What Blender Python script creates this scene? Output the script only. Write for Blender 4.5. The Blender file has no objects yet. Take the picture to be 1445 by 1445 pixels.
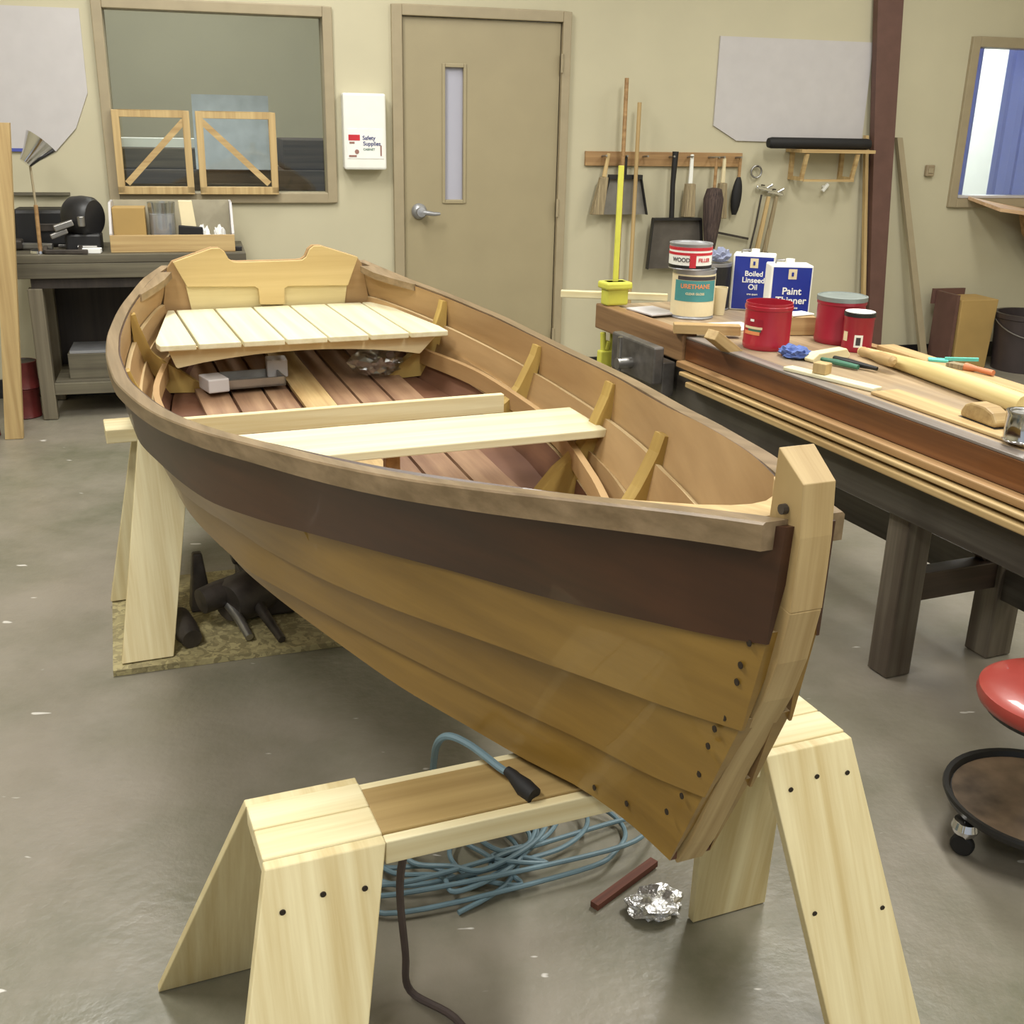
import bpy, bmesh, math, random
from mathutils import Vector, Matrix
random.seed(7)
SC = bpy.context.scene
COL = SC.collection
R = math.radians
PI = math.pi

# ------------------------------------------------------------------ helpers
def lin(c):
    return tuple(((v/255)/12.92 if v/255 <= .04045 else ((v/255+.055)/1.055)**2.4) for v in c) + (1,)

def nodes(name):
    m = bpy.data.materials.new(name); m.use_nodes = True
    nt = m.node_tree
    return m, nt, nt.nodes['Principled BSDF']

def plain(name, col, rough=.6, metal=0., var=.12, scale=12., bump=0., coat=0.):
    """solid paint / metal / plastic with a slight procedural mottling"""
    m, nt, b = nodes(name)
    tc = nt.nodes.new('ShaderNodeTexCoord')
    no = nt.nodes.new('ShaderNodeTexNoise'); no.inputs['Scale'].default_value = scale; no.inputs['Detail'].default_value = 4
    nt.links.new(tc.outputs['Object'], no.inputs['Vector'])
    rp = nt.nodes.new('ShaderNodeValToRGB')
    c = lin(col)
    rp.color_ramp.elements[0].position = .3; rp.color_ramp.elements[1].position = .7
    rp.color_ramp.elements[0].color = tuple(v*(1-var) for v in c[:3])+(1,)
    rp.color_ramp.elements[1].color = tuple(min(1, v*(1+var)) for v in c[:3])+(1,)
    nt.links.new(no.outputs['Fac'], rp.inputs['Fac'])
    nt.links.new(rp.outputs['Color'], b.inputs['Base Color'])
    b.inputs['Roughness'].default_value = rough; b.inputs['Metallic'].default_value = metal
    b.inputs['Coat Weight'].default_value = coat
    if bump:
        bp = nt.nodes.new('ShaderNodeBump'); bp.inputs['Strength'].default_value = bump; bp.inputs['Distance'].default_value = .01
        nt.links.new(no.outputs['Fac'], bp.inputs['Height']); nt.links.new(bp.outputs['Normal'], b.inputs['Normal'])
    return m

def wood(name, c1, c2, axis=0, scale=1., rough=.6, coat=0., contrast=(.35, .7), blotch=.0, blotch_col=(90, 60, 30), hull=False, scales=None):
    """grain stretched along one local axis; optional large stain blotches"""
    m, nt, b = nodes(name)
    tc = nt.nodes.new('ShaderNodeTexCoord')
    mp = nt.nodes.new('ShaderNodeMapping')
    s = [44*scale]*3; s[axis] = 1.4*scale
    if hull: s = [1.2, 1.2, 22*scale]
    if scales: s = list(scales)
    mp.inputs['Scale'].default_value = s
    nt.links.new(tc.outputs['Object'], mp.inputs['Vector'])
    no = nt.nodes.new('ShaderNodeTexNoise'); no.inputs['Scale'].default_value = 1.; no.inputs['Detail'].default_value = 5; no.inputs['Roughness'].default_value = .6
    nt.links.new(mp.outputs['Vector'], no.inputs['Vector'])
    rp = nt.nodes.new('ShaderNodeValToRGB')
    rp.color_ramp.elements[0].position, rp.color_ramp.elements[1].position = contrast
    rp.color_ramp.elements[0].color = lin(c2); rp.color_ramp.elements[1].color = lin(c1)
    nt.links.new(no.outputs['Fac'], rp.inputs['Fac'])
    out = rp.outputs['Color']
    if blotch:
        n2 = nt.nodes.new('ShaderNodeTexNoise'); n2.inputs['Scale'].default_value = 3.5; n2.inputs['Detail'].default_value = 3
        nt.links.new(tc.outputs['Object'], n2.inputs['Vector'])
        r2 = nt.nodes.new('ShaderNodeValToRGB'); r2.color_ramp.elements[0].position = .48; r2.color_ramp.elements[1].position = .72
        r2.color_ramp.elements[0].color = (0, 0, 0, 1); r2.color_ramp.elements[1].color = (blotch,)*3+(1,)
        nt.links.new(n2.outputs['Fac'], r2.inputs['Fac'])
        mx = nt.nodes.new('ShaderNodeMixRGB'); mx.inputs['Color2'].default_value = lin(blotch_col)
        nt.links.new(r2.outputs['Color'], mx.inputs['Fac']); nt.links.new(out, mx.inputs['Color1'])
        out = mx.outputs['Color']
    nt.links.new(out, b.inputs['Base Color'])
    b.inputs['Roughness'].default_value = rough; b.inputs['Coat Weight'].default_value = coat
    bp = nt.nodes.new('ShaderNodeBump'); bp.inputs['Strength'].default_value = .12; bp.inputs['Distance'].default_value = .004
    nt.links.new(no.outputs['Fac'], bp.inputs['Height']); nt.links.new(bp.outputs['Normal'], b.inputs['Normal'])
    return m

class MB:
    def __init__(self): self.bm = bmesh.new()
    def face(self, vs, mi=0):
        try:
            f = self.bm.faces.new(vs); f.material_index = mi; return f
        except ValueError: return None
    def hexa(self, p, mi=0):
        """8 points: bottom ring 0-3, top ring 4-7"""
        v = [self.bm.verts.new(q) for q in p]
        for a in ((3, 2, 1, 0), (4, 5, 6, 7), (0, 1, 5, 4), (1, 2, 6, 5), (2, 3, 7, 6), (3, 0, 4, 7)):
            self.face([v[i] for i in a], mi)
        return self
    def box(self, x0, x1, y0, y1, z0, z1, mi=0, M=None):
        p = [(x0, y0, z0), (x1, y0, z0), (x1, y1, z0), (x0, y1, z0), (x0, y0, z1), (x1, y0, z1), (x1, y1, z1), (x0, y1, z1)]
        if M is not None: p = [M @ Vector(q) for q in p]
        return self.hexa(p, mi)
    def bar(self, a, b, w, h, mi=0, up=(0, 0, 1), w2=None, h2=None):
        """rectangular bar from a to b, w wide, h high"""
        a = Vector(a); b = Vector(b); t = (b-a).normalized(); up = Vector(up)
        s = t.cross(up)
        if s.length < 1e-4: s = t.cross(Vector((1, 0, 0)))
        s.normalize(); n = s.cross(t)
        w2 = w if w2 is None else w2; h2 = h if h2 is None else h2
        r = lambda c, W, H: [c-s*W/2-n*H/2, c+s*W/2-n*H/2, c+s*W/2+n*H/2, c-s*W/2+n*H/2]
        return self.hexa(r(a, w, h)+r(b, w2, h2), mi)
    def rings(self, rings, closed=True, cap=True, mi=0):
        vs = [[self.bm.verts.new(p) for p in r] for r in rings]
        n = len(vs[0])
        for A, B in zip(vs[:-1], vs[1:]):
            for i in range(n if closed else n-1):
                j = (i+1) % n
                self.face([A[i], A[j], B[j], B[i]], mi)
        if cap:
            self.face(vs[0][::-1], mi); self.face(vs[-1], mi)
        return self
    def tube(self, path, r, seg=10, mi=0, closed=False):
        P = [Vector(p) for p in path]; rs = r if isinstance(r, (list, tuple)) else [r]*len(P)
        rings = []; ref = Vector((0, 0, 1)); prev = None
        for i, p in enumerate(P):
            a = P[i-1] if (i or closed) else p; b = P[(i+1) % len(P)] if (i < len(P)-1 or closed) else p
            t = (b-a).normalized()
            if prev is None:
                s = t.cross(ref)
                if s.length < .1: s = t.cross(Vector((1, 0, 0)))
            else: s = prev - t*prev.dot(t)
            s.normalize(); prev = s; n = t.cross(s)
            rings.append([p+(s*math.cos(2*PI*k/seg)+n*math.sin(2*PI*k/seg))*rs[i] for k in range(seg)])
        if closed: rings.append(rings[0])
        return self.rings(rings, cap=not closed, mi=mi)
    def lathe(self, prof, seg=32, c=(0, 0, 0), mi=0, M=None):
        """profile [(r, z)...] about z"""
        rings = []
        for r, z in prof:
            ring = [Vector((c[0]+max(r, 1e-4)*math.cos(2*PI*k/seg), c[1]+max(r, 1e-4)*math.sin(2*PI*k/seg), c[2]+z)) for k in range(seg)]
            if M is not None: ring = [M @ q for q in ring]
            rings.append(ring)
        return self.rings(rings, mi=mi)
    def prism(self, poly, axis, a, b, mi=0):
        """polygon in the plane normal to axis, extruded from a to b"""
        def mk(q, t):
            return {0: (t, q[0], q[1]), 1: (q[0], t, q[1]), 2: (q[0], q[1], t)}[axis]
        A = [self.bm.verts.new(mk(q, a)) for q in poly]; B = [self.bm.verts.new(mk(q, b)) for q in poly]
        n = len(poly)
        for i in range(n):
            j = (i+1) % n; self.face([A[i], A[j], B[j], B[i]], mi)
        self.face(A[::-1], mi); self.face(B, mi)
        return self
    def xf(self, M):
        bmesh.ops.transform(self.bm, matrix=M, verts=self.bm.verts); return self
    def build(self, name, mats, parent=None, bevel=0, smooth=False, kind=None, label=None):
        bm = self.bm
        bmesh.ops.remove_doubles(bm, verts=bm.verts, dist=1e-6)
        bmesh.ops.recalc_face_normals(bm, faces=bm.faces)
        if any(len(f.verts) > 4 for f in bm.faces):
            bmesh.ops.triangulate(bm, faces=[f for f in bm.faces if len(f.verts) > 4], ngon_method='EAR_CLIP')
        me = bpy.data.meshes.new(name); bm.to_mesh(me); bm.free()
        for m in (mats if isinstance(mats, (list, tuple)) else [mats]): me.materials.append(m)
        o = bpy.data.objects.new(name, me); COL.objects.link(o)
        if smooth:
            for p in me.polygons: p.use_smooth = True
            md = o.modifiers.new('s', 'EDGE_SPLIT'); md.split_angle = R(38)
        if bevel:
            md = o.modifiers.new('b', 'BEVEL'); md.width = bevel; md.segments = 2; md.limit_method = 'ANGLE'; md.angle_limit = R(40)
        if parent: o.parent = parent
        if kind: o['kind'] = kind
        if label: o['label'] = label
        return o

def thing(name, label, cat, loc=(0, 0, 0), rz=0., group=None):
    o = bpy.data.objects.new(name, None); COL.objects.link(o); o.empty_display_size = .05
    o.location = loc; o.rotation_euler = (0, 0, rz); o['label'] = label; o['category'] = cat
    if group: o['group'] = group
    return o
def tag(o, label, cat, loc=None, rz=None, group=None):
    o['label'] = label; o['category'] = cat
    if group: o['group'] = group
    if loc is not None: o.location = loc
    if rz is not None: o.rotation_euler = (0, 0, rz)
    return o
def struct(o): o['kind'] = 'structure'; return o
def text(body, size, name, mat, parent, loc, rot, align='CENTER', sx=1.):
    cu = bpy.data.curves.new('tmp', 'FONT'); cu.body = body; cu.size = size; cu.align_x = align; cu.align_y = 'CENTER'; cu.extrude = .0004; cu.offset = size*.018
    t = bpy.data.objects.new('tmp', cu); COL.objects.link(t)
    me = bpy.data.meshes.new_from_object(t.evaluated_get(bpy.context.evaluated_depsgraph_get()))
    bpy.data.objects.remove(t)
    me.materials.clear(); me.materials.append(mat)
    o = bpy.data.objects.new(name, me); COL.objects.link(o); o.parent = parent; o.location = loc; o.rotation_euler = rot; o.scale = (sx, 1, 1)
    return o
def curvetext(body, size, name, mat, parent, r, z, ang0):
    """lettering wrapped on a can of radius r, centred on angle ang0"""
    cu = bpy.data.curves.new('tmp', 'FONT'); cu.body = body; cu.size = size; cu.align_x = 'CENTER'; cu.align_y = 'CENTER'; cu.extrude = .0004; cu.offset = size*.02
    t = bpy.data.objects.new('tmp', cu); COL.objects.link(t)
    me = bpy.data.meshes.new_from_object(t.evaluated_get(bpy.context.evaluated_depsgraph_get()))
    bpy.data.objects.remove(t)
    for v in me.vertices:
        a = ang0+v.co.x/r; rr = r+v.co.z
        v.co = (rr*math.cos(a), rr*math.sin(a), z+v.co.y)
    me.materials.clear(); me.materials.append(mat)
    o = bpy.data.objects.new(name, me); COL.objects.link(o); o.parent = parent
    return o

def pchip(pts, k):
    """smooth monotone interpolation of column k over column 0"""
    x = [p[0] for p in pts]; y = [p[k] for p in pts]; n = len(x)
    h = [x[i+1]-x[i] for i in range(n-1)]; d = [(y[i+1]-y[i])/h[i] for i in range(n-1)]
    m = [d[0]]+[0 if d[i-1]*d[i] <= 0 else 2/(1/d[i-1]+1/d[i]) for i in range(1, n-1)]+[d[-1]]
    def f(t):
        t = min(max(t, x[0]), x[-1]); i = 0
        while i < n-2 and t > x[i+1]: i += 1
        s = (t-x[i])/h[i]
        return (2*s**3-3*s*s+1)*y[i]+(s**3-2*s*s+s)*h[i]*m[i]+(-2*s**3+3*s*s)*y[i+1]+(s**3-s*s)*h[i]*m[i+1]
    return f

# ------------------------------------------------------------------ frames of reference
RB = R(-67.5)                               # the boat and the long bench run this way
DX, DY = math.sin(R(22.5)), -math.cos(R(22.5))
NX, NY = math.cos(R(22.5)), math.sin(R(22.5))
BO = (-.943, 4.205)
def BW(u, v, z=0): return (BO[0]+DX*u+NX*v, BO[1]+DY*u+NY*v, z)      # boat frame -> world
def KW(s, n, z=0): return (DX*s+NX*n, DY*s+NY*n, z)                  # bench frame -> world
RW = R(16)
WX, WY = math.cos(RW), math.sin(RW)
def WW(a, b, z=0): return (-.659+WX*a-WY*b, 6.552+WY*a+WX*b, z)      # wall frame -> world (b<0 is into the room)

# ------------------------------------------------------------------ materials
M = {}
M['wall'] = plain('wall_paint', (190, 183, 156), .7, var=.03, scale=3)
M['grey_trim'] = plain('taupe_paint', (158, 145, 118), .5, var=.05)
M['door'] = plain('door_paint', (158, 146, 116), .45, var=.04, scale=4)
M['white'] = plain('white_paint', (235, 235, 228), .5, var=.03)
M['paper'] = plain('paper', (235, 235, 232), .8, var=.03)
M['board_grey'] = plain('pale_grey_board', (190, 186, 186), .5, var=.03)
M['blue_line'] = plain('blue_strip', (70, 80, 160), .5)
M['black'] = plain('black_paint', (28, 27, 28), .45, var=.2)
M['blackrub'] = plain('black_rubber', (22, 21, 22), .7, var=.2)
M['iron'] = plain('cast_iron', (66, 60, 55), .5, .3, var=.35, scale=18, bump=.3)
M['greyiron'] = plain('grey_iron', (104, 100, 96), .4, .5, var=.3, scale=20, bump=.2)
M['steel'] = plain('dull_steel', (150, 148, 145), .35, .85, var=.15)
M['chrome'] = plain('chrome', (220, 220, 222), .12, 1., var=.04)
M['galv'] = plain('galvanised', (165, 166, 170), .4, .6, var=.1)
M['hole'] = plain('dark_screw', (38, 28, 20), .6)
M['pine'] = wood('pine', (236, 226, 188), (214, 196, 148), 1, .8, .55)
M['pine_x'] = wood('pine_x', (236, 228, 192), (216, 199, 152), 0, .8, .55)
M['pine_z'] = wood('pine_z', (226, 214, 172), (198, 178, 128), 2, .8, .55, scales=(2, 34, 1.3))
M['slat'] = wood('seat_pine', (226, 221, 192), (212, 203, 166), 0, .7, .45)
M['slat_y'] = wood('thwart_pine', (228, 223, 194), (212, 202, 160), 1, .7, .45)
M['plank'] = wood('golden_cedar', (154, 120, 54), (124, 94, 40), 0, .6, .35, .3, blotch=.25, blotch_col=(120, 92, 34), hull=True)
M['sheer'] = wood('dark_mahogany', (82, 48, 28), (54, 31, 19), 0, .5, .4, .15, blotch=.5, blotch_col=(44, 26, 18), hull=True)
M['inside'] = wood('raw_cedar', (176, 144, 100), (154, 122, 80), 0, .5, .6, hull=True)
M['edge'] = wood('lit_pale_edge', (214, 192, 150), (194, 170, 126), 0, .5, .6, hull=True)  # pale wood, with light caught on the plank edges put into the colour
M['inred'] = wood('red_primed', (126, 88, 64), (96, 62, 46), 0, .5, .6, hull=True)
M['rib'] = wood('rib_oak', (190, 162, 92), (160, 130, 66), 2, .7, .6, scales=(20, 5, 1.5))
M['rail'] = wood('weathered_rail', (148, 126, 98), (112, 93, 68), 0, .8, .35, blotch=.4, blotch_col=(116, 102, 78))
M['stem'] = wood('stem_oak', (190, 166, 120), (160, 134, 88), 2, .8, .55, blotch=.25, blotch_col=(130, 96, 54), scales=(2.5, 60, 2.))
M['stem_in'] = wood('stem_dark', (96, 66, 40), (66, 44, 28), 2, .8, .6)
M['transom'] = wood('transom_ply', (204, 180, 126), (188, 162, 108), 1, .5, .5)
M['transom_pale'] = wood('transom_pale', (212, 196, 148), (196, 178, 128), 1, .5, .5)
M['floorboard'] = wood('floorboard', (166, 134, 104), (132, 100, 76), 0, .6, .55, blotch=.4, blotch_col=(86, 50, 38))
M['oldwood_x'] = wood('bench_dark_x', (92, 88, 80), (58, 52, 47), 0, .5, .4, blotch=.75, blotch_col=(46, 41, 38))
M['oldwood_z'] = wood('bench_dark_z', (124, 116, 102), (76, 66, 56), 2, .5, .5, blotch=.5, blotch_col=(60, 46, 38))
M['oldwood_y'] = wood('bench_dark_y', (82, 66, 54), (50, 40, 33), 1, .5, .5)
M['bench_face'] = wood('varnished_face', (128, 82, 46), (84, 50, 30), 0, .6, .3, .3, blotch=.5, blotch_col=(66, 40, 28))
M['bench_top'] = wood('worn_top', (176, 154, 122), (140, 118, 92), 0, .6, .45, blotch=.5, blotch_col=(128, 118, 108))
M['grey_edge'] = wood('worn_edge', (150, 142, 136), (112, 102, 94), 0, .6, .4)
M['tan_wood_x'] = wood('tan_wood_x', (200, 174, 124), (166, 136, 90), 0, .8, .55)
M['tan_wood_y'] = wood('tan_wood_y', (186, 160, 110), (152, 124, 80), 1, .8, .55)
M['tan_wood_z'] = wood('tan_wood_z', (200, 174, 124), (170, 142, 96), 2, .8, .55)
M['strip'] = wood('strip_wood', (182, 146, 100), (140, 106, 68), 0, .8, .5)
M['agedboard'] = wood('aged_board', (178, 152, 100), (146, 120, 74), 1, .5, .55)
M['greybench'] = wood('grey_bench', (112, 106, 88), (76, 70, 58), 0, .6, .6, blotch=.4, blotch_col=(60, 54, 44))
M['greybench_z'] = wood('grey_bench_z', (120, 112, 94), (88, 80, 66), 2, .6, .6)
M['under_dark'] = wood('bench_under_dark', (52, 44, 38), (34, 28, 25), 2, .6, .7)
M['brownbeam'] = plain('brown_beam', (98, 70, 62), .55, var=.1)
M['red'] = plain('red_plastic', (164, 34, 50), .35, var=.06, coat=.2)
M['red2'] = plain('red_can', (150, 30, 48), .4, var=.06)
M['redlabel'] = plain('red_label', (190, 40, 52), .5)
M['blue'] = plain('blue_label', (32, 50, 142), .35, var=.06)
M['teal'] = plain('teal_label', (70, 138, 138), .5, var=.1)
M['cream'] = plain('cream_label', (222, 208, 170), .5, var=.05)
M['greylid'] = plain('grey_lid', (118, 126, 122), .5)
M['orange'] = plain('orange_print', (222, 140, 90), .6)
M['yellow'] = plain('yellow_paint', (208, 206, 84), .45, var=.08)
M['card'] = plain('cardboard', (172, 142, 86), .8, var=.08, scale=5)
M['bristle_tan'] = wood('bristle_tan', (170, 154, 120), (120, 106, 82), 2, 3, .9)
M['bristle_dark'] = wood('bristle_dark', (92, 76, 70), (48, 38, 36), 2, 3, .9)
M['greypan'] = plain('grey_pan', (132, 128, 120), .5, .2, var=.15)
M['darkpan'] = plain('dark_shovel', (92, 86, 80), .5, .3, var=.2)
M['bluecloth'] = plain('blue_cloth', (88, 108, 168), .9, var=.2, scale=30, bump=.5)
M['greycloth'] = plain('grey_cloth', (136, 142, 166), .9, var=.15, scale=30, bump=.5)
M['tealplastic'] = plain('teal_plastic', (96, 190, 176), .5)
M['green'] = plain('green_handle', (60, 110, 88), .5)
M['cord'] = plain('blue_cord', (102, 126, 136), .5, var=.15)
M['darkcord'] = plain('dark_cord', (84, 72, 70), .6)
M['redseat'] = plain('red_vinyl', (152, 58, 50), .35, var=.05, coat=.3)
M['traydirt'] = plain('dirty_tray', (112, 94, 76), .4, .3, var=.75, scale=7)
M['dkred'] = plain('dark_red_can', (96, 34, 32), .5, var=.25, scale=20)
M['foil'] = plain('foil', (215, 215, 215), .3, .8, var=.1, scale=40, bump=1.)
M['curtain'] = plain('blue_curtain', (150, 160, 222), .8, var=.08, scale=4)
M['text_blue'] = plain('text_blue', (44, 50, 110), .6)
M['text_dark'] = plain('text_dark', (60, 54, 56), .6)
M['picto'] = plain('pictogram', (150, 110, 100), .6)

def glass(name, tint=(1, 1, 1), rough=.02, mixf=.12):
    m, nt, b = nodes(name)
    out = nt.nodes['Material Output']; nt.nodes.remove(b)
    tr = nt.nodes.new('ShaderNodeBsdfTransparent'); tr.inputs[0].default_value = tint+(1,)
    gl = nt.nodes.new('ShaderNodeBsdfGlossy'); gl.inputs['Roughness'].default_value = rough
    mx = nt.nodes.new('ShaderNodeMixShader'); mx.inputs[0].default_value = mixf
    nt.links.new(tr.outputs[0], mx.inputs[1]); nt.links.new(gl.outputs[0], mx.inputs[2]); nt.links.new(mx.outputs[0], out.inputs[0])
    return m
M['glass'] = glass('window_glass', (.92, .95, .94), .02, .05)
M['plastic'] = glass('clear_plastic', (.85, .87, .88), .15, .35)
m, nt, b = nodes('frosted_lite'); b.inputs['Base Color'].default_value = lin((176, 176, 190)); b.inputs['Roughness'].default_value = .15; M['lite'] = m
m, nt, b = nodes('osb_board')
tc = nt.nodes.new('ShaderNodeTexCoord'); vo = nt.nodes.new('ShaderNodeTexVoronoi'); vo.inputs['Scale'].default_value = 60
nz = nt.nodes.new('ShaderNodeTexNoise'); nz.inputs['Scale'].default_value = 6; nz.inputs['Detail'].default_value = 5
mv = nt.nodes.new('ShaderNodeMixRGB'); mv.inputs['Fac'].default_value = .35
nt.links.new(tc.outputs['Object'], nz.inputs['Vector']); nt.links.new(tc.outputs['Object'], mv.inputs['Color1']); nt.links.new(nz.outputs['Color'], mv.inputs['Color2']); nt.links.new(mv.outputs['Color'], vo.inputs['Vector'])
rp = nt.nodes.new('ShaderNodeValToRGB'); rp.color_ramp.elements[0].color = lin((128, 118, 84)); rp.color_ramp.elements[1].color = lin((176, 164, 120)); rp.color_ramp.elements[0].position = .2; rp.color_ramp.elements[1].position = .8
nt.links.new(vo.outputs['Color'], rp.inputs['Fac']); nt.links.new(rp.outputs['Color'], b.inputs['Base Color']); b.inputs['Roughness'].default_value = .6
M['osb'] = m

# concrete floor: broad mottling, darker stains, pale paint flecks
m, nt, b = nodes('concrete')
tc = nt.nodes.new('ShaderNodeTexCoord')
def nz(scale, det=5, rgh=.55):
    n = nt.nodes.new('ShaderNodeTexNoise'); n.inputs['Scale'].default_value = scale; n.inputs['Detail'].default_value = det; n.inputs['Roughness'].default_value = rgh
    nt.links.new(tc.outputs['Object'], n.inputs['Vector']); return n
def rampn(src, p0, p1, c0, c1):
    r = nt.nodes.new('ShaderNodeValToRGB'); r.color_ramp.elements[0].position = p0; r.color_ramp.elements[1].position = p1
    r.color_ramp.elements[0].color = c0; r.color_ramp.elements[1].color = c1; nt.links.new(src, r.inputs['Fac']); return r.outputs['Color']
def mixn(f, a, bcol):
    x = nt.nodes.new('ShaderNodeMixRGB'); nt.links.new(f, x.inputs['Fac']); nt.links.new(a, x.inputs['Color1'])
    if isinstance(bcol, tuple): x.inputs['Color2'].default_value = bcol
    else: nt.links.new(bcol, x.inputs['Color2'])
    return x.outputs['Color']
base = rampn(nz(1.1).outputs['Fac'], .38, .62, lin((108, 107, 88)), lin((144, 136, 124)))
st = rampn(nz(2.3, 6).outputs['Fac'], .52, .75, (0, 0, 0, 1), (.45, .45, .45, 1))
base = mixn(st, base, lin((96, 97, 78)))
wr = rampn(nz(14, 6, .7).outputs['Fac'], .35, .75, (0, 0, 0, 1), (.35, .35, .35, 1))
base = mixn(wr, base, lin((152, 145, 132)))
mp = nt.nodes.new('ShaderNodeMapping'); mp.inputs['Scale'].default_value = (9, 26, 9); nt.links.new(tc.outputs['Object'], mp.inputs['Vector'])
n5 = nt.nodes.new('ShaderNodeTexNoise'); n5.inputs['Scale'].default_value = 1.; n5.inputs['Detail'].default_value = 2; nt.links.new(mp.outputs['Vector'], n5.inputs['Vector'])
fl = rampn(n5.outputs['Fac'], .725, .75, (0, 0, 0, 1), (.8, .8, .8, 1))
base = mixn(fl, base, lin((226, 222, 216)))
nt.links.new(base, b.inputs['Base Color'])
rr = rampn(nz(5).outputs['Fac'], .3, .7, (.28, .28, .28, 1), (.5, .5, .5, 1)); nt.links.new(rr, b.inputs['Roughness'])
bp = nt.nodes.new('ShaderNodeBump'); bp.inputs['Strength'].default_value = .15; bp.inputs['Distance'].default_value = .01
nt.links.new(nz(40).outputs['Fac'], bp.inputs['Height']); nt.links.new(bp.outputs['Normal'], b.inputs['Normal'])
M['floor'] = m

# ------------------------------------------------------------------ the room
CE = 3.3
o = struct(MB().box(-6, 7, -3.5, 11, -.08, 0).build('floor', M['floor']))
o = struct(MB().box(-6, 7, -3.5, 11, CE, CE+.05).build('ceiling', M['white']))
# back wall, with openings for two windows and a door
wb = MB()
AX0, AX1 = -3.6, 5.0
W1 = (-1.603, -.385, 1.05, 2.06); W2 = (3.633, 4.75, 1.02, 2.06); D1 = (-.064, .968, 0, 2.09)
def wpiece(a0, a1, z0, z1): wb.box(a0, a1, 0, .12, z0, z1)
wpiece(AX0, W1[0], 0, CE); wpiece(W1[0], W1[1], 0, W1[2]); wpiece(W1[0], W1[1], W1[3], CE)
wpiece(W1[1], D1[0], 0, CE); wpiece(D1[0], D1[1], D1[3], CE); wpiece(D1[1], W2[0], 0, CE)
wpiece(W2[0], W2[1], 0, W2[2]); wpiece(W2[0], W2[1], W2[3], CE); wpiece(W2[1], AX1, 0, CE)
o = struct(wb.build('wall_back', M['wall'])); o.location = WW(0, 0); o.rotation_euler.z = RW
# side walls, out of the picture
p = WW(AX0, 0); o = struct(MB().box(p[0]-.12, p[0], -3.5, p[1]+.1, 0, CE).build('wall_left', M['wall']))
p = WW(AX1, 0); o = struct(MB().box(p[0], p[0]+.12, -3.5, p[1]+.1, 0, CE).build('wall_right', M['wall']))
bb = MB(); bb.box(1.02, AX1, -.012, 0, 0, .105); bb.box(AX0, -.13, -.012, 0, 0, .105)
o = struct(bb.build('baseboard_back', M['black'])); o.location = WW(0, 0); o.rotation_euler.z = RW

def wstruct(name):
    o = bpy.data.objects.new(name, None); COL.objects.link(o); o.location = WW(0, 0); o.rotation_euler.z = RW; o['kind'] = 'structure'; return o
w1 = wstruct('window_1')
def wframe(W, par, th=.052):
    a0, a1, z0, z1 = W; f = MB()
    f.box(a0, a0+th, -.025, .12, z0, z1); f.box(a1-th, a1, -.025, .12, z0, z1)
    f.box(a0+th, a1-th, -.025, .12, z0, z0+th); f.box(a0+th, a1-th, -.025, .12, z1-th, z1)
    f.build('window_frame', M['grey_trim'], par, bevel=.004)
    MB().box(a0+th, a1-th, .07, .075, z0+th, z1-th).build('window_pane', M['glass'], par)
wframe(W1, w1)
w2 = wstruct('window_2'); wframe(W2, w2, .06)
MB().box(W2[0]+.06, W2[1]-.06, -.03, .06, W2[2]+.06, W2[2]+.075).build('window_sill', M['board_grey'], w2)
d1 = wstruct('door_1')
f = MB(); f.box(-.064, -.006, -.03, .12, 0, 2.09); f.box(.918, .968, -.03, .12, 0, 2.09); f.box(-.006, .918, -.03, .12, 2.035, 2.09)
f.build('door_frame', M['grey_trim'], d1, bevel=.004)
f = MB(); L = (.222, .362, 1.045, 1.80)
f.box(0, L[0], 0, .045, .01, 2.03); f.box(L[1], .912, 0, .045, .01, 2.03); f.box(L[0], L[1], 0, .045, .01, L[2]); f.box(L[0], L[1], 0, .045, L[3], 2.03)
f.build('door_leaf', M['door'], d1)
f = MB()
for a0, a1, z0, z1 in ((L[0], L[0]+.017, L[2], L[3]), (L[1]-.017, L[1], L[2], L[3]), (L[0]+.017, L[1]-.017, L[2], L[2]+.02), (L[0]+.017, L[1]-.017, L[3]-.02, L[3])):
    f.box(a0, a1, -.008, .05, z0, z1)
f.build('glazing_bead', M['door'], d1, bevel=.003)
MB().box(L[0]+.017, L[1]-.017, .02, .028, L[2]+.02, L[3]-.02).build('door_pane', M['lite'], d1)
h = MB(); Mx = Matrix.Translation((.085, -.001, 1.0)) @ Matrix.Rotation(R(90), 4, 'X')
h.lathe([(.0, 0), (.045, 0), (.045, .008), (.036, .022), (.024, .03), (.02, .06), (.026, .062), (.026, .078), (0, .082)], 28, M=Mx)
h.tube([(.085, -.066, 1.0), (.12, -.07, .996), (.16, -.068, .99), (.195, -.06, .99)], [.016, .014, .012, .009], 12)
h.build('lever_handle', M['galv'], d1, smooth=True)
for z in (.25, 1.02, 1.82):
    MB().tube([(.915, -.034, z-.05), (.915, -.034, z+.05)], .008, 10).build('door_hinge', M['grey_trim'], d1)

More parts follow.
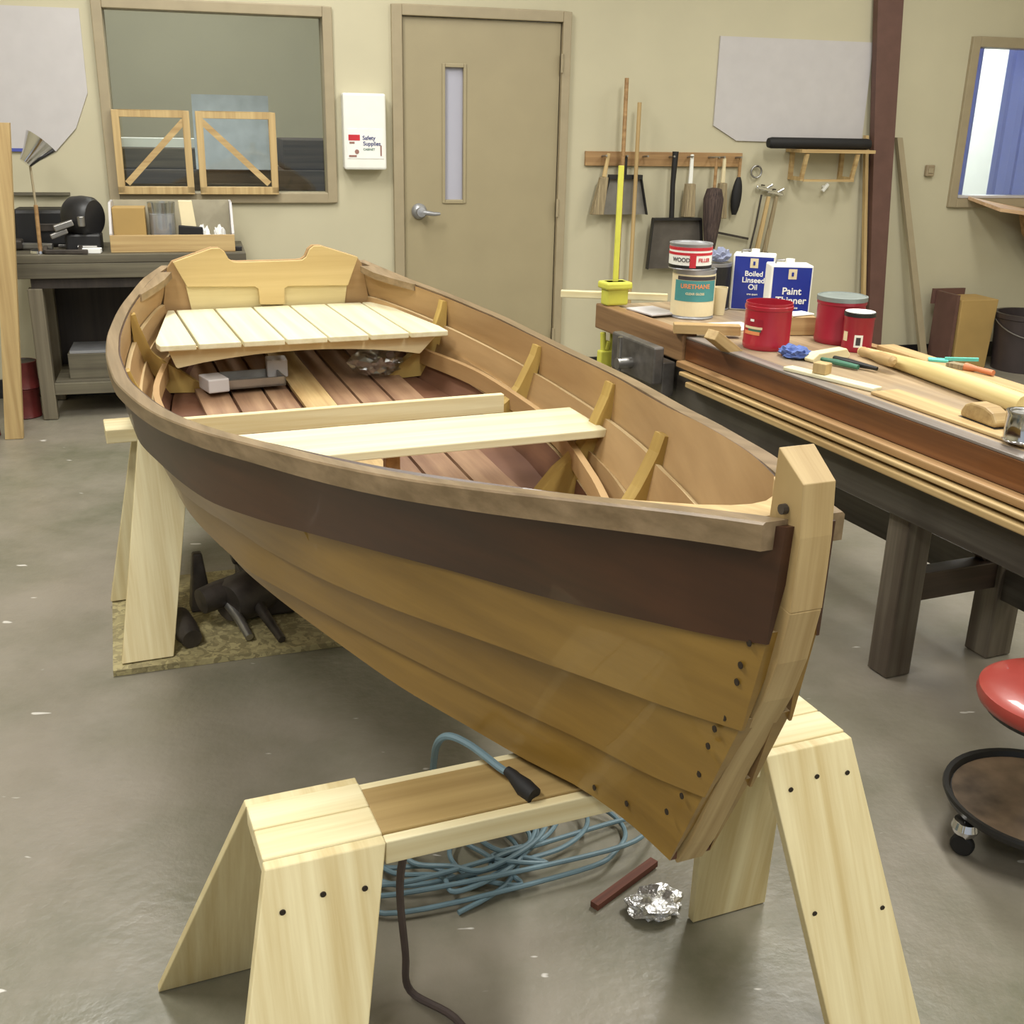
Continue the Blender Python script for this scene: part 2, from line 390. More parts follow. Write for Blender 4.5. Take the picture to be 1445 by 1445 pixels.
# the next room behind the left window: its wall, piled lumber, pale sheets
o = struct(MB().box(-4.0, 1.5, 2.4, 2.45, 0, CE).build('wall_beyond', M['wall'])); o.location = WW(0, 0); o.rotation_euler.z = RW
LB = wood('lumber_beyond', (112, 100, 80), (66, 58, 46), 0, .7, .7)
LD = wood('lumber_beyond_dark', (92, 80, 68), (52, 45, 40), 0, .7, .7)
for k, (z0, a0, a1, b0, mm, lb) in enumerate(((.0, -2.7, .35, .62, LB, 'lowest timber baulk of the stack seen through the left window'), (1.06, -2.7, .35, .66, LD, 'second timber from the top of the stack behind the left window'), (1.19, -2.7, -.7, .70, LB, 'topmost brown timber behind the left window, under the white plank'), (1.19, -.62, .35, .70, LD, 'topmost dark timber at the right end of the stack behind the left window'))):
    h = 1.058 if k == 0 else (.128 if k == 1 else (.118 if k == 2 else .175))
    tag(MB().box(-(a1-a0)/2, (a1-a0)/2, 0, .5, 0, h).build('timber_baulk', mm, None, .006), lb, 'timber', WW((a0+a1)/2, b0, z0+.001), RW)
tag(MB().box(-.75, .75, -.09, .09, 0, .05).build('white_plank', M['white']), 'white plank lying on the timber stack behind the left window', 'plank', WW(-1.7, .82, 1.311), RW)
tag(MB().box(-.22, .22, -.01, .01, 0, .42).build('foam_sheet', plain('foam_sheet', (198, 204, 214), .7)), 'pale blue-grey sheet standing behind the right braced frame in the left window', 'panel', WW(-.92, .64, 1.192), RW)

# blue curtain hanging outside the right window pane, daylight gap beside it
c = MB()
for a0, a1 in ((3.58, 3.905), (4.075, 5.1)):
    n = 22; row = []
    for i in range(n+1):
        a = a0+(a1-a0)*i/n; row.append((a, .20+.02*math.sin(i*1.9+a), 0))
    for A, B in zip(row[:-1], row[1:]):
        v = [c.bm.verts.new((A[0], A[1], 1.0)), c.bm.verts.new((B[0], B[1], 1.0)), c.bm.verts.new((B[0], B[1], 2.2)), c.bm.verts.new((A[0], A[1], 2.2))]
        c.face(v)
        v = [c.bm.verts.new((A[0], A[1]+.003, 1.0)), c.bm.verts.new((B[0], B[1]+.003, 1.0)), c.bm.verts.new((B[0], B[1]+.003, 2.2)), c.bm.verts.new((A[0], A[1]+.003, 2.2))]
        c.face(v[::-1])
m, nt, b = nodes('curtain_cloth'); b.inputs['Base Color'].default_value = lin((168, 172, 206)); b.inputs['Roughness'].default_value = .9
tl = nt.nodes.new('ShaderNodeBsdfTranslucent'); tl.inputs[0].default_value = lin((158, 166, 208)); mx = nt.nodes.new('ShaderNodeMixShader'); mx.inputs[0].default_value = .45
nt.links.new(b.outputs[0], mx.inputs[1]); nt.links.new(tl.outputs[0], mx.inputs[2]); nt.links.new(mx.outputs[0], nt.nodes['Material Output'].inputs[0])
tag(c.build('curtain', m), 'blue-violet curtain drawn behind the right window with a bright gap', 'curtain', WW(0, 0), RW)

# ------------------------------------------------------------------ THE BOAT
LN = {
 'bot': [(-.03, .27, .66), (.3, .37, .64), (.6, .44, .625), (.95, .475, .607), (1.37, .478, .584), (1.62, .458, .570), (1.88, .425, .565), (2.04, .388, .563), (2.33, .305, .561), (2.53, .243, .561), (2.72, .168, .562), (2.84, .121, .564), (2.955, .07, .566), (3.07, .042, .567), (3.15, .033, .568)],
 'l3': [(-.03, .33, .70), (.5, .47, .665), (1., .525, .64), (1.5, .51, .632), (2., .428, .630), (2.19, .365, .635), (2.41, .285, .642), (2.63, .208, .657), (2.83, .137, .675), (2.99, .082, .69), (3.13, .055, .713), (3.225, .034, .735)],
 'l2': [(-.03, .37, .765), (.5, .50, .725), (1., .555, .695), (1.5, .535, .69), (1.96, .45, .706), (2.32, .35, .732), (2.56, .272, .758), (2.83, .177, .796), (3.05, .105, .829), (3.195, .064, .853), (3.288, .034, .87)],
 'l1': [(-.03, .405, .83), (.5, .545, .795), (1., .597, .772), (1.4, .59, .768), (1.68, .558, .778), (2.01, .50, .797), (2.24, .428, .823), (2.39, .365, .842), (2.6, .285, .873), (2.78, .216, .90), (3.015, .142, .94), (3.15, .095, .965), (3.26, .058, .987), (3.318, .034, 1.0)],
 'top': [(-.03, .385, .995), (.06, .455, .966), (.25, .513, .945), (.47, .564, .933), (.684, .602, .92), (.9, .629, .911), (1.115, .641, .902), (1.344, .638, .901), (1.583, .617, .911), (1.82, .583, .926), (2.077, .522, .95), (2.331, .446, .981), (2.535, .386, 1.008), (2.73, .319, 1.036), (2.913, .246, 1.067), (3.1, .158, 1.10), (3.25, .082, 1.125), (3.30, .060, 1.133), (3.325, .050, 1.137)],
}
RAILW = .018
FW = {k: pchip(v, 1) for k, v in LN.items()}; FZ = {k: pchip(v, 2) for k, v in LN.items()}
U0 = {k: v[0][0] for k, v in LN.items()}; U1 = {k: v[-1][0] for k, v in LN.items()}
FW['pl'] = lambda u: max(.033, FW['top'](u)-RAILW); FZ['pl'] = lambda u: FZ['top'](u)-.006; U0['pl'] = -.03; U1['pl'] = 3.325
ORDER = ['bot', 'l3', 'l2', 'l1', 'pl']
def pt(k, t):
    u = U0[k]+t*(U1[k]-U0[k]); return Vector((u, FW[k](u), FZ[k](u)))
def halfw(u, z):
    """outer half breadth of the planking at station u, height z"""
    s = [(FZ[k](u), FW[k](u)) for k in ORDER if u <= U1[k]]
    if not s: return .02
    if z <= s[0][0]: return s[0][1]
    for (za, wa), (zb, wb_) in zip(s[:-1], s[1:]):
        if z <= zb: return wa+(wb_-wa)*(z-za)/max(1e-6, zb-za)
    return s[-1][1]
boat = thing('rowing_boat', 'varnished lapstrake wooden rowing boat with dark top plank, resting on pine sawhorses', 'boat', (BO[0], BO[1], 0), RB)
NT = 72
def add_strake(side, lo, up, mats, overlap):
    g = MB(); rings = []
    for i in range(NT+1):
        t = i/NT; a = pt(lo, t); b = pt(up, t)
        d = b-a; ln = math.hypot(d.y, d.z); ty, tz = d.y/ln, d.z/ln
        n = Vector((0, tz, -ty)); tv = Vector((0, ty, tz))
        k = 1 if t < .9 else max(.25, 1-(t-.9)*7.5)
        lap = .014*overlap
        ol = a+n*.009*k*overlap-tv*lap; ou = b.copy(); iu = b-n*.021; il = a-n*.0015-tv*lap
        if up != 'pl' and t < .97:
            c = pt(ORDER[ORDER.index(up)+1], t); d2 = c-b; l2_ = math.hypot(d2.y, d2.z); ty2, tz2 = d2.y/l2_, d2.z/l2_
            n2 = Vector((0, tz2, -ty2)); f2 = min(1, (.97-t)/.08)
            ou = b+Vector((0, ty2, tz2))*.030*f2-n2*.011*f2; iu = ou-n2*.014
        if i == NT or t > .96:
            iu.y = max(iu.y, .010); il.y = max(il.y, .010)
        rings.append([Vector((q.x, q.y*side, q.z)) for q in (ol, ou, iu, il)])
    vs = [[g.bm.verts.new(q) for q in r] for r in rings]
    for A, B in zip(vs[:-1], vs[1:]):
        for j in range(4):
            q = (j+1) % 4
            g.face([A[j], A[q], B[q], B[j]], 0 if j in (0, 3) or (j == 1 and up == 'pl') else (2 if j == 1 else 1))
    g.face(vs[0][::-1]); g.face(vs[-1])
    return g.build('strake', mats, boat, smooth=True)
for side in (-1, 1):
    for i in range(4):
        o = add_strake(side, ORDER[i], ORDER[i+1], [M['sheer'] if i == 3 else M['plank'], M['inside'] if i > 0 else M['inred'], M['edge']], 1 if i else 0)
        if i == 3: o['label'] = 'dark mahogany top plank'
# bottom planking
g = MB(); rings = []
for i in range(NT+1):
    u = -.03+(3.15+.03)*i/NT; w = FW['bot'](u); z = FZ['bot'](u)
    rings.append([(u, -w, z), (u, w, z), (u, w-.004, z+.016), (u, -w+.004, z+.016)])
g.rings(rings); g.build('hull_bottom', [M['inred']], boat)
# keel strip under the bottom
g = MB(); rings = []
for i in range(41):
    u = .1+3.03*i/40; z = FZ['bot'](u)
    rings.append([(u, -.018, z-.014), (u, .018, z-.014), (u, .018, z+.002), (u, -.018, z+.002)])
g.rings(rings); g.build('keel', M['plank'], boat)
# floorboards
fb = [-.36, -.25, -.14, -.055, .055, .14, .25, .36]
for k in range(7):
    a, b_ = fb[k]+.005, fb[k+1]-.005; g = MB(); rings = []
    for i in range(37):
        u = .04+2.6*i/36; lim = max(0, FW['bot'](u)-.03); z = FZ['bot'](u)+.03+(.012 if k == 3 else 0)
        aa = max(-lim, min(lim, a)); bb_ = max(-lim, min(lim, b_))
        if bb_-aa < .008: continue
        rings.append([(u, aa, z-.012), (u, bb_, z-.012), (u, bb_, z), (u, aa, z)])
    if len(rings) > 2: g.rings(rings); g.build('floorboard', M['tan_wood_x'] if k == 3 else M['floorboard'], boat)
# ribs, both sides
for u in (.5, 1.2, 1.8, 2.33):
    for side in (-1, 1):
        zt = FZ['top'](u)-(.02 if u < 2 else .055); zb = FZ['bot'](u)+.02
        out = []; inn = []
        for i in range(15):
            f_ = i/14; z = zt+(zb-zt)*f_
            ow = halfw(u, z)-.013
            dep = .018+.046*min(1, f_*1.7)+.20*max(0, f_-.55)
            out.append((side*ow, z)); inn.append((side*(ow-dep), z-(.008 if i else -.004)))
        MB().prism(out+inn[::-1], 0, u-.021, u+.021).build('rib', M['rib'], boat, bevel=.003)
# small bow frame low by the stem
# risers under the thwart
for side in (-1, 1):
    g = MB(); rings = []
    for i in range(41):
        u = .42+2.35*i/40; z = .724+.03*max(0, u-2); w = halfw(u, z)-.052
        rings.append([(u, side*w, z-.028), (u, side*(w-.018), z-.028), (u, side*(w-.018), z+.026), (u, side*w, z+.026)])
    g.rings(rings); g.build('riser', M['inside'], boat, smooth=True)
# gunwales
for side in (-1, 1):
    g = MB(); rings = []
    for i in range(NT+1):
        u = -.03+3.343*i/NT; w = FW['top'](u); z = FZ['top'](u)
        rings.append([(u, side*w, z-.034), (u, side*w, z-.003), (u, side*(w-.003), z), (u, side*(w-.034), z), (u, side*(w-.034), z-.012), (u, side*(w-RAILW), z-.014), (u, side*(w-RAILW+.001), z-.034)])
    g.rings(rings); g.build('gunwale', M['rail'], boat, smooth=True)
# stem: outer pale strip with the post standing above the rails, inner dark part
SP = [(3.150, .560), (3.176, .61), (3.206, .68), (3.238, .76), (3.270, .83), (3.303, .90), (3.322, .96), (3.335, 1.03), (3.336, 1.11), (3.331, 1.181)]
def stem_strip(w0, w1, back0, back1, pts, name, mat, top=None):
    g = MB(); rings = []
    for i, (u, z) in enumerate(pts):
        a = pts[max(0, i-1)]; b_ = pts[min(len(pts)-1, i+1)]
        d = Vector((b_[0]-a[0], b_[1]-a[1])).normalized(); nb = Vector((-d.y, d.x))   # points aft
        f0 = Vector((u, z))+nb*back0; f1 = Vector((u, z))+nb*back1
        if top and i == len(pts)-1: f1.y = top
        rings.append([(f0.x, -w0, f0.y), (f0.x, w0, f0.y), (f1.x, w1, f1.y), (f1.x, -w1, f1.y)])
    g.rings(rings); return g.build(name, mat, boat, bevel=.002)
stem_strip(.0215, .0235, 0, .030, SP[:8], 'stem', M['stem'])
# the upper post: wider fore and aft
g = MB()
rg = []
for (u, z, ub) in ((3.335, 1.03, 3.285), (3.336, 1.08, 3.282), (3.336, 1.12, 3.280), (3.331, 1.181, 3.284)):
    zb = z if z < 1.15 else 1.210
    rg.append([(u, -.0215, z), (u, .0215, z), (ub, .0235, zb), (ub, -.0235, zb)])
g.rings(rg); g.build('stem_post', M['stem'], boat, bevel=.001)
stem_strip(.0325, .018, .024, .085, SP[:9], 'inner_stem', M['stem_in'])
MB().tube([(3.308, -.0232, 1.146), (3.308, -.03, 1.146)], .006, 10).build('bolt', M['iron'], boat)
# breasthook joining the rails at the bow
zbh = lambda u: FZ['top'](u)-.002
outer = [(u, FW['top'](u)-.034) for u in (3.07, 3.11, 3.15, 3.19, 3.24, 3.278)]
innr = [(3.07, FW['top'](3.07)-.040), (3.13, .092), (3.18, .055), (3.205, .025), (3.212, 0)]
g = MB()
poly = [(u, -w) for u, w in outer]+[(u, w) for u, w in outer[::-1]]+[(u, w) for u, w in innr[:-1]]+[(u, -w) for u, w in innr[::-1]]
A = [g.bm.verts.new((u, v, zbh(u))) for u, v in poly]; B = [g.bm.verts.new((u, v, zbh(u)-.025)) for u, v in poly]
for i in range(len(poly)):
    j = (i+1) % len(poly); g.face([A[i], A[j], B[j], B[i]])
g.face(A); g.face(B[::-1]); g.build('breasthook', M['tan_wood_x'], boat)
# quarter knees at the transom corners
for side in (-1, 1):
    P = [(.022, .352), (.022, FW['top'](.02)-.03), (.10, FW['top'](.10)-.036), (.20, FW['top'](.20)-.036), (.30, FW['top'](.30)-.036), (.30, FW['top'](.30)-.044), (.2, FW['top'](.2)-.066), (.1, FW['top'](.1)-.085)]
    g = MB(); A = [g.bm.verts.new((u, side*v, FZ['top'](u)+.002)) for u, v in P]; B = [g.bm.verts.new((u, side*v, FZ['top'](u)-.022)) for u, v in P]
    for i in range(len(P)):
        j = (i+1) % len(P); g.face([A[i], A[j], B[j], B[i]])
    g.face(A); g.face(B[::-1]); g.build('quarter_knee', M['rail'], boat)
# transom: structural board and a shaped inner facing with two cut-outs
ztop = [(.345, 1.012), (.205, 1.058), (.175, 1.058), (.158, 1.045), (.145, 1.018), (.130, 1.008), (.11, 1.006)]
low = [(FW[k](-.03)-.012, FZ[k](-.03)) for k in ('bot', 'l3', 'l2', 'l1')]
right = low+[(.372, .95), (.365, .985)]
poly = [(-v, z) for v, z in right[::-1]]+[(v, z) for v, z in right]+ztop+[(-v, z) for v, z in ztop[::-1]]
MB().prism([(v, z) for v, z in poly], 0, -.034, -.004).build('transom', M['inside'], boat, bevel=.002)
side_ = [(.302, .915)]
poly = ztop+[(-v, z) for v, z in ztop[::-1]]+[(-.302, .922), (-.055, .914), (-.043, .905), (-.040, .846), (.053, .843), (.056, .903), (.068, .911), (.302, .906)]
MB().prism(poly, 0, .006, .022).build('transom_facing', M['transom'], boat, bevel=.002)
MB().prism([(-.308, .95), (.308, .95), (.285, .80), (-.285, .80)], 0, -.0035, .0055).build('transom_panel', M['transom_pale'], boat)
# stern seat
seat = MB()
P = [(-.44, .818), (-.418, .758)]
for i in range(11):
    f_ = i/10; v = -.412+.815*f_; P.append((v, .752+.036*math.sin(PI*f_)**.8))
P += [(.41, .758), (.47, .818)]
seat.prism(P, 0, .595, .617); seat = seat.build('stern_seat', M['pine'], boat, bevel=.002)
MB().box(.05, .09, -.36, .36, .772, .818).build('seat_cleat', M['pine'], seat)
for k in range(7):
    v0 = -.487+.1407*k; v1 = v0+.1325; g = MB(); rings = []
    n = 15
    for i in range(n):
        u = -.0+.665*i/(n-1) if True else 0
        u = .018+.652*i/(n-1)
        q = (u-.018)/.652; lim = .378+.108*q; limr = .425+.075*q
        c0 = max(v0, -lim); c1 = min(v1, limr)
        if k == 0 and i >= n-3: c0 += (.0, .006, .02)[i-n+3]
        if c1-c0 < .006: continue
        rings.append([(u, c0, .819), (u, c1, .819), (u, c1, .838), (u, c0, .838)])
    g.rings(rings); g.build('seat_slat', M['slat'], seat, bevel=.003)
# rowing thwart, the board on edge behind it, its post
def inw(u, z, c=.02): return halfw(u, z)-c
g = MB(); z0, z1 = .782, .804
g.hexa([(1.632, -inw(1.632, .79), z0), (1.862, -inw(1.862, .79), z0), (1.862, inw(1.862, .79, .026), z0), (1.632, inw(1.632, .79, .06), z0),
        (1.632, -inw(1.632, .79), z1), (1.862, -inw(1.862, .79), z1), (1.862, inw(1.862, .79, .026), z1), (1.632, inw(1.632, .79, .06), z1)])
g.build('thwart', M['slat_y'], boat, bevel=.003)
MB().box(1.43, 1.452, -.50, .388, .752, .805).build('cross_board', M['pine'], boat, bevel=.002)
MB().box(1.77, 1.80, -.055, -.02, .605, .785).build('thwart_post', M['strip'], boat, bevel=.002)
# dark fastenings along the plank ends by the stem
for (u, z) in ((3.297, .98), (3.285, .945), (3.28, .92), (3.262, .862), (3.25, .84), (3.243, .812), (3.215, .752), (3.185, .70), (3.16, .66), (3.055, .605), (2.98, .588)):
    for side in (-1, 1):
        w = halfw(u, z)
        MB().lathe([(0, 0), (.0045, 0), (.0045, .0015), (0, .0015)], 10, M=Matrix.Translation((u, side*(w+.0015), z)) @ Matrix.Rotation(R(-90*side), 4, 'X')).build('fastening', M['hole'], boat)
# clutter stowed under the stern seat
tag(MB().box(-.05, .05, -.035, .035, 0, .045).build('foam_block', M['board_grey'], None, .004), 'pale grey block on the boat floor under the stern seat, nearest the left side', 'block', BW(.60, -.30, .670), RB+.2)
tag(MB().box(-.04, .04, -.035, .035, 0, .06).build('small_box', M['board_grey'], None, .004), 'pale box under the stern seat just left of the middle', 'box', BW(.47, -.07, .676), RB-.1)
g = MB(); g.box(-.07, .07, -.1, .1, 0, .006); g.box(-.07, -.064, -.1, .1, 0, .03); g.box(.064, .07, -.1, .1, 0, .03); g.box(-.07, .07, -.1, -.094, 0, .03); g.box(-.07, .07, .094, .1, 0, .03)
tag(g.build('metal_tray', M['steel']), 'shallow bright metal tray under the stern seat', 'tray', BW(.55, -.17, .672), RB+.05)
def crumple(name, mat, rx, ry, rz_, seedv, sub=3):
    rnd = random.Random(seedv); g = MB(); bmesh.ops.create_icosphere(g.bm, subdivisions=sub, radius=1)
    for v in g.bm.verts:
        k = 1+rnd.uniform(-.22, .22); v.co = Vector((v.co.x*rx*k, v.co.y*ry*k, max(0, (v.co.z+.72)*rz_*k)))
    return g.build(name, mat)
tag(crumple('plastic_bag', M['plastic'], .07, .09, .05, 3), 'crumpled clear plastic bag under the stern seat, right of the middle', 'bag', BW(.52, .27, .672), RB)

# ------------------------------------------------------------------ sawhorses under the boat
def leg_mesh(t, top, bot, th, screws=True):
    """board leg: top (x, y0, y1, z), bottom (x, y0, y1); th thick, outward"""
    g = MB(); (x0, a0, a1, zt), (x1, b0, b1) = top, bot
    g.hexa([(x1, b0, .003), (x1, b1, .003), (x1+th, b1, .003), (x1+th, b0, .003), (x0, a0, zt), (x0, a1, zt), (x0+th, a1, zt), (x0+th, a0, zt)])
    lg = g.build('leg', M['pine_z'], t, bevel=.002)
    if screws:
        f_ = 1 if th > 0 else -1
        for (fy, fz) in ((.18, .055), (.5, .045), (.85, .05), (.12, .24), (.88, .26)):
            k = fz/zt; x = x0+(x1-x0)*k+th+f_*.0005; y = a0+(b0-a0)*k+((a1-a0)+((b1-b0)-(a1-a0))*k)*fy
            MB().lathe([(0, 0), (.0045, 0), (.0045, .002), (0, .002)], 10, M=Matrix.Translation((x, y, zt-fz)) @ Matrix.Rotation(R(90*f_), 4, 'Y')).build('screw', M['hole'], lg)
def sawhorse(uc, ztop_, vl, vr, capw, splay, label, group):
    """cap blocks at both ends, a beam between, a splayed board leg pair at each end"""
    t = thing('sawhorse', label, 'sawhorse', BW(uc, (vl+vr)/2), RB, group)
    h = (vr-vl)/2; hw = .069
    for sgn in (-1, 1):
        y0, y1 = (-h, -h+capw) if sgn < 0 else (h-capw, h)
        g = MB(); g.box(-hw, -.004, y0, y1, ztop_-.034, ztop_); g.box(-.002, hw, y0, y1, ztop_-.034, ztop_)
        g.build('end_cap', M['pine'], t, bevel=.003)
        for f_ in (-1, 1):
            dv = .05 if sgn > 0 else -.15
            sp = .08 if (sgn > 0 and f_ < 0) else splay
            leg_mesh(t, (f_*hw, y0, y1, ztop_-.003), (f_*(hw+sp), y0+dv, y1+dv), .02*f_)
    MB().box(-.055, .062, -h+capw, h-capw, ztop_-.022, ztop_-.004).build('beam_board', M['agedboard'], t, bevel=.002)
    for x in (.063, -.075):
        MB().box(x, x+.019, -h+capw+.001, h-capw-.001, ztop_-.047, ztop_-.008).build('beam_rail', M['pine'], t, bevel=.002)
    return t
sawhorse(2.86, .553, -.562, .442, .175, .27, 'pine sawhorse in front carrying the bow, with black screw heads', None)
t = thing('sawhorse', 'pine sawhorse at the back carrying the stern, standing on the plywood sheet', 'sawhorse', BW(.69, 0, .020), RB)
MB().box(-.07, .07, -.655, .60, .540, .584).build('beam_board', M['pine'], t, bevel=.003)
for sg in (-1, 1):
    a = sorted((sg*.56, sg*.40)); b_ = sorted((sg*.69, sg*.545))
    leg_mesh(t, (.071, a[0], a[1], .577), (.49, b_[0], b_[1]), .02, False)
    leg_mesh(t, (-.071, a[0], a[1], .577), (.05, b_[0]-.005, b_[1]-.005), -.02, False)

# plywood sheet on the floor with a heavy machine on it
tag(MB().box(-.33, .33, -.62, .62, 0, .018).build('plywood_sheet', M['osb']), 'stained plywood sheet lying on the floor under the rear sawhorse', 'sheet', BW(.93, -.08, .001), RB+R(-3))
v = thing('bench_vise', 'dark cast-iron vise lying on the plywood sheet under the boat', 'vise', BW(1.0, -.34, .0195), RB)
g = MB(); g.lathe([(0, -.10), (.06, -.10), (.072, -.06), (.078, 0), (.072, .06), (.058, .09), (0, .09)], 26, M=Matrix.Translation((.0, .05, .082)) @ Matrix.Rotation(R(35), 4, 'Z') @ Matrix.Rotation(R(90), 4, 'X'))
g.build('vise_body', M['iron'], v, smooth=True)
g = MB(); g.box(-.14, .02, .03, .20, 0, .15); g.box(-.16, -.10, .02, .2, .14, .175); g.build('base_block', M['iron'], v, bevel=.012)
g = MB(); g.tube([(-.03, .02, .10), (.02, -.05, .10), (.04, -.10, .095)], [.040, .044, .04], 18); g.build('spindle_housing', M['iron'], v, smooth=True)
g = MB(); g.tube([(.04, -.02, .075), (.11, .005, .045), (.18, .02, .018)], [.015, .015, .013], 12); g.build('handle_bar', M['steel'], v, smooth=True)
g = MB(); g.tube([(.04, .06, .08), (.12, .085, .045), (.22, .11, .014)], [.022, .016, .012], 12); g.build('handle_bar', M['iron'], v, smooth=True)
g = MB(); g.hexa([(-.16, -.12, 0), (-.09, -.12, 0), (-.09, -.05, 0), (-.16, -.05, 0), (-.15, -.10, .19), (-.12, -.10, .19), (-.12, -.07, .19), (-.15, -.07, .19)]); g.build('jaw', M['iron'], v, bevel=.006)
g = MB(); g.tube([(.03, -.17, .05), (.10, -.16, .038), (.16, -.145, .03)], [.035, .04, .03], 16); g.build('jaw_end', M['iron'], v, smooth=True)

# blue extension cord: loose coil under the bow, one end over the sawhorse with its plug
rnd = random.Random(11)
cd = thing('extension_cord', 'pale blue extension cord coiled loosely on the floor under the bow', 'cord', BW(2.35, .03, 0), RB)
def smooth_path(P, n=8):
    out = []
    for i in range(len(P)-1):
        p0 = Vector(P[max(0, i-1)]); p1 = Vector(P[i]); p2 = Vector(P[i+1]); p3 = Vector(P[min(len(P)-1, i+2)])
        for k in range(n):
            t = k/n
            out.append(.5*((2*p1)+(p2-p0)*t+(2*p0-5*p1+4*p2-p3)*t*t+(3*p1-p0-3*p2+p3)*t**3))
    out.append(Vector(P[-1])); return out
P = []; z = .012
for loop in range(10):
    cx = rnd.uniform(-.06, .09); cy = (-.16, .12, -.04)[loop % 3]+rnd.uniform(-.05, .05); rx = rnd.uniform(.09, .17); ry = rnd.uniform(.15, .24); ph = rnd.uniform(-.3, .3)
    for k in range(10):
        a = 2*PI*k/10+ph
        P.append((cx+rx*math.cos(a), cy+ry*math.sin(a), .010+.005*loop+.012*abs(math.sin(a*1.5+loop))))
P += [(.02, .33, .02), (.05, .45, .012), (.12, .52, .06), (.25, .50, .2), (.36, .47, .4), (.42, .43, .545)]
MB().tube(smooth_path(P, 6), .0055, 8).build('cable', M['cord'], cd, smooth=True)
P = [(-.05, -.20, .02), (.1, -.19, .2), (.26, -.235, .42), (.36, -.26, .54), (.39, -.25, .572), (.43, -.225, .572), (.50, -.20, .566), (.515, -.19, .564)]
MB().tube(smooth_path(P, 6), .0065, 8).build('cable', M['cord'], cd, smooth=True)
g = MB(); g.tube([(.51, -.193, .566), (.523, -.188, .564), (.531, -.186, .562), (.552, -.18, .558), (.572, -.172, .554)], [.008, .010, .011, .0155, .014], 14)
g.build('plug', M['blackrub'], cd, smooth=True)
P = [(.36, .52, .50), (.33, .55, .35), (.28, .56, .18), (.22, .54, .02), (.3, .45, .012), (.38, .4, .012)]
tag(MB().tube(smooth_path([(2.85, -.32, .50), (2.80, -.325, .35), (2.74, -.30, .15), (2.70, -.28, .02), (2.78, -.22, .008), (2.9, -.2, .008)], 6), .007, 8).build('power_cable', M['darkcord'], None, smooth=True), 'dark cable hanging from the front sawhorse beam to the floor', 'cable', BW(0, 0), RB)
g = MB(); g.bar((0, -.1, .008), (0, .1, .012), .02, .014); tag(g.build('wood_splinter', wood('splinter', (120, 70, 52), (80, 44, 34), 1, 1, .7)), 'reddish brown stick lying on the floor under the bow', 'stick', BW(2.56, .24, 0), RB+.4)
tag(crumple('foil_scrap', M['foil'], .045, .06, .02, 5), 'crumpled silver foil scrap on the floor behind the front right sawhorse leg', 'scrap', BW(2.645, .265, .001), RB)

# ------------------------------------------------------------------ long workbench on the right
HB = .80; N0 = 2.085; S0, S1 = -4.14, -1.15; N1 = 2.66
wbn = thing('workbench', 'long dark wooden workbench crowded with cans and timber on the right', 'workbench', KW(-2.65, 2.37), RB)
def K(s): return s+2.65
def Kn(n): return n-2.37
MB().box(K(S0), K(S1), Kn(N0+.05), Kn(N1), HB-.045, HB).build('bench_top', M['bench_top'], wbn, bevel=.003)
MB().box(K(-3.42), K(S1), Kn(N0), Kn(N0+.049), HB-.008, HB+.0002).build('worn_edge', M['grey_edge'], wbn, bevel=.002)
MB().box(K(-3.42), K(S1), Kn(N0), Kn(N0+.049), HB-.085, HB-.0085).build('front_board', M['bench_face'], wbn, bevel=.002)
MB().box(K(S0), K(-3.425), Kn(N0-.012), Kn(N0+.049), HB-.095, HB+.008).build('end_jaw', wood('jaw_wood', (156, 122, 84), (114, 84, 56), 0, .6, .5), wbn, bevel=.006)
MB().box(K(-4.0), K(S1), Kn(N0+.006), Kn(N0+.045), .515, HB-.0855).build('apron', M['oldwood_x'], wbn, bevel=.003)
MB().box(K(-4.0), K(S1), Kn(N1-.05), Kn(N1-.01), .70, HB-.046).build('rear_apron', M['oldwood_x'], wbn)
for s in (-3.9, -2.28, -1.25):
    MB().box(K(s-.042), K(s+.042), Kn(N0+.046), Kn(N0+.136), .002, .752).build('leg', M['oldwood_z'], wbn, bevel=.005)
    MB().box(K(s-.045), K(s+.045), Kn(N1-.15), Kn(N1-.05), .002, .755).build('leg', M['oldwood_z'], wbn, bevel=.005)
    MB().box(K(s-.03), K(s+.03), Kn(N0+.1365), Kn(N1-.1505), .235, .32).build('stretcher', M['oldwood_y'], wbn, bevel=.003)
    g = MB(); g.bar((K(s)-.01, Kn(N0+.145), .60), (K(s)-.01, Kn(N1-.165), .34), .04, .06); g.build('brace', M['oldwood_y'], wbn)
MB().box(K(-3.85), K(-1.3), Kn(N1-.135), Kn(N1-.085), .20, .30).build('stretcher', M['oldwood_x'], wbn)
# woodworking vise on the bench's front
vz = thing('front_vise', 'dark iron woodworking vise on the far front of the workbench', 'vise', KW(-3.62, N0-.013, .57), RB)
g = MB(); g.box(-.165, .17, -.10, -.055, .05, .19); g.build('front_jaw', M['greyiron'], vz, bevel=.008)
g = MB(); g.box(-.15, .16, -.0525, 0, .0, .13); g.box(-.10, -.06, -.06, -.05, .04, .09); g.box(.06, .10, -.06, -.05, .04, .09); g.build('rear_jaw', M['greyiron'], vz, bevel=.006)
g = MB(); g.tube([(0, -.10, .10), (0, -.16, .10)], .022, 16); g.tube([(0, -.15, .01), (0, -.15, .20)], .009, 10); g.build('vise_handle', M['steel'], vz, smooth=True)
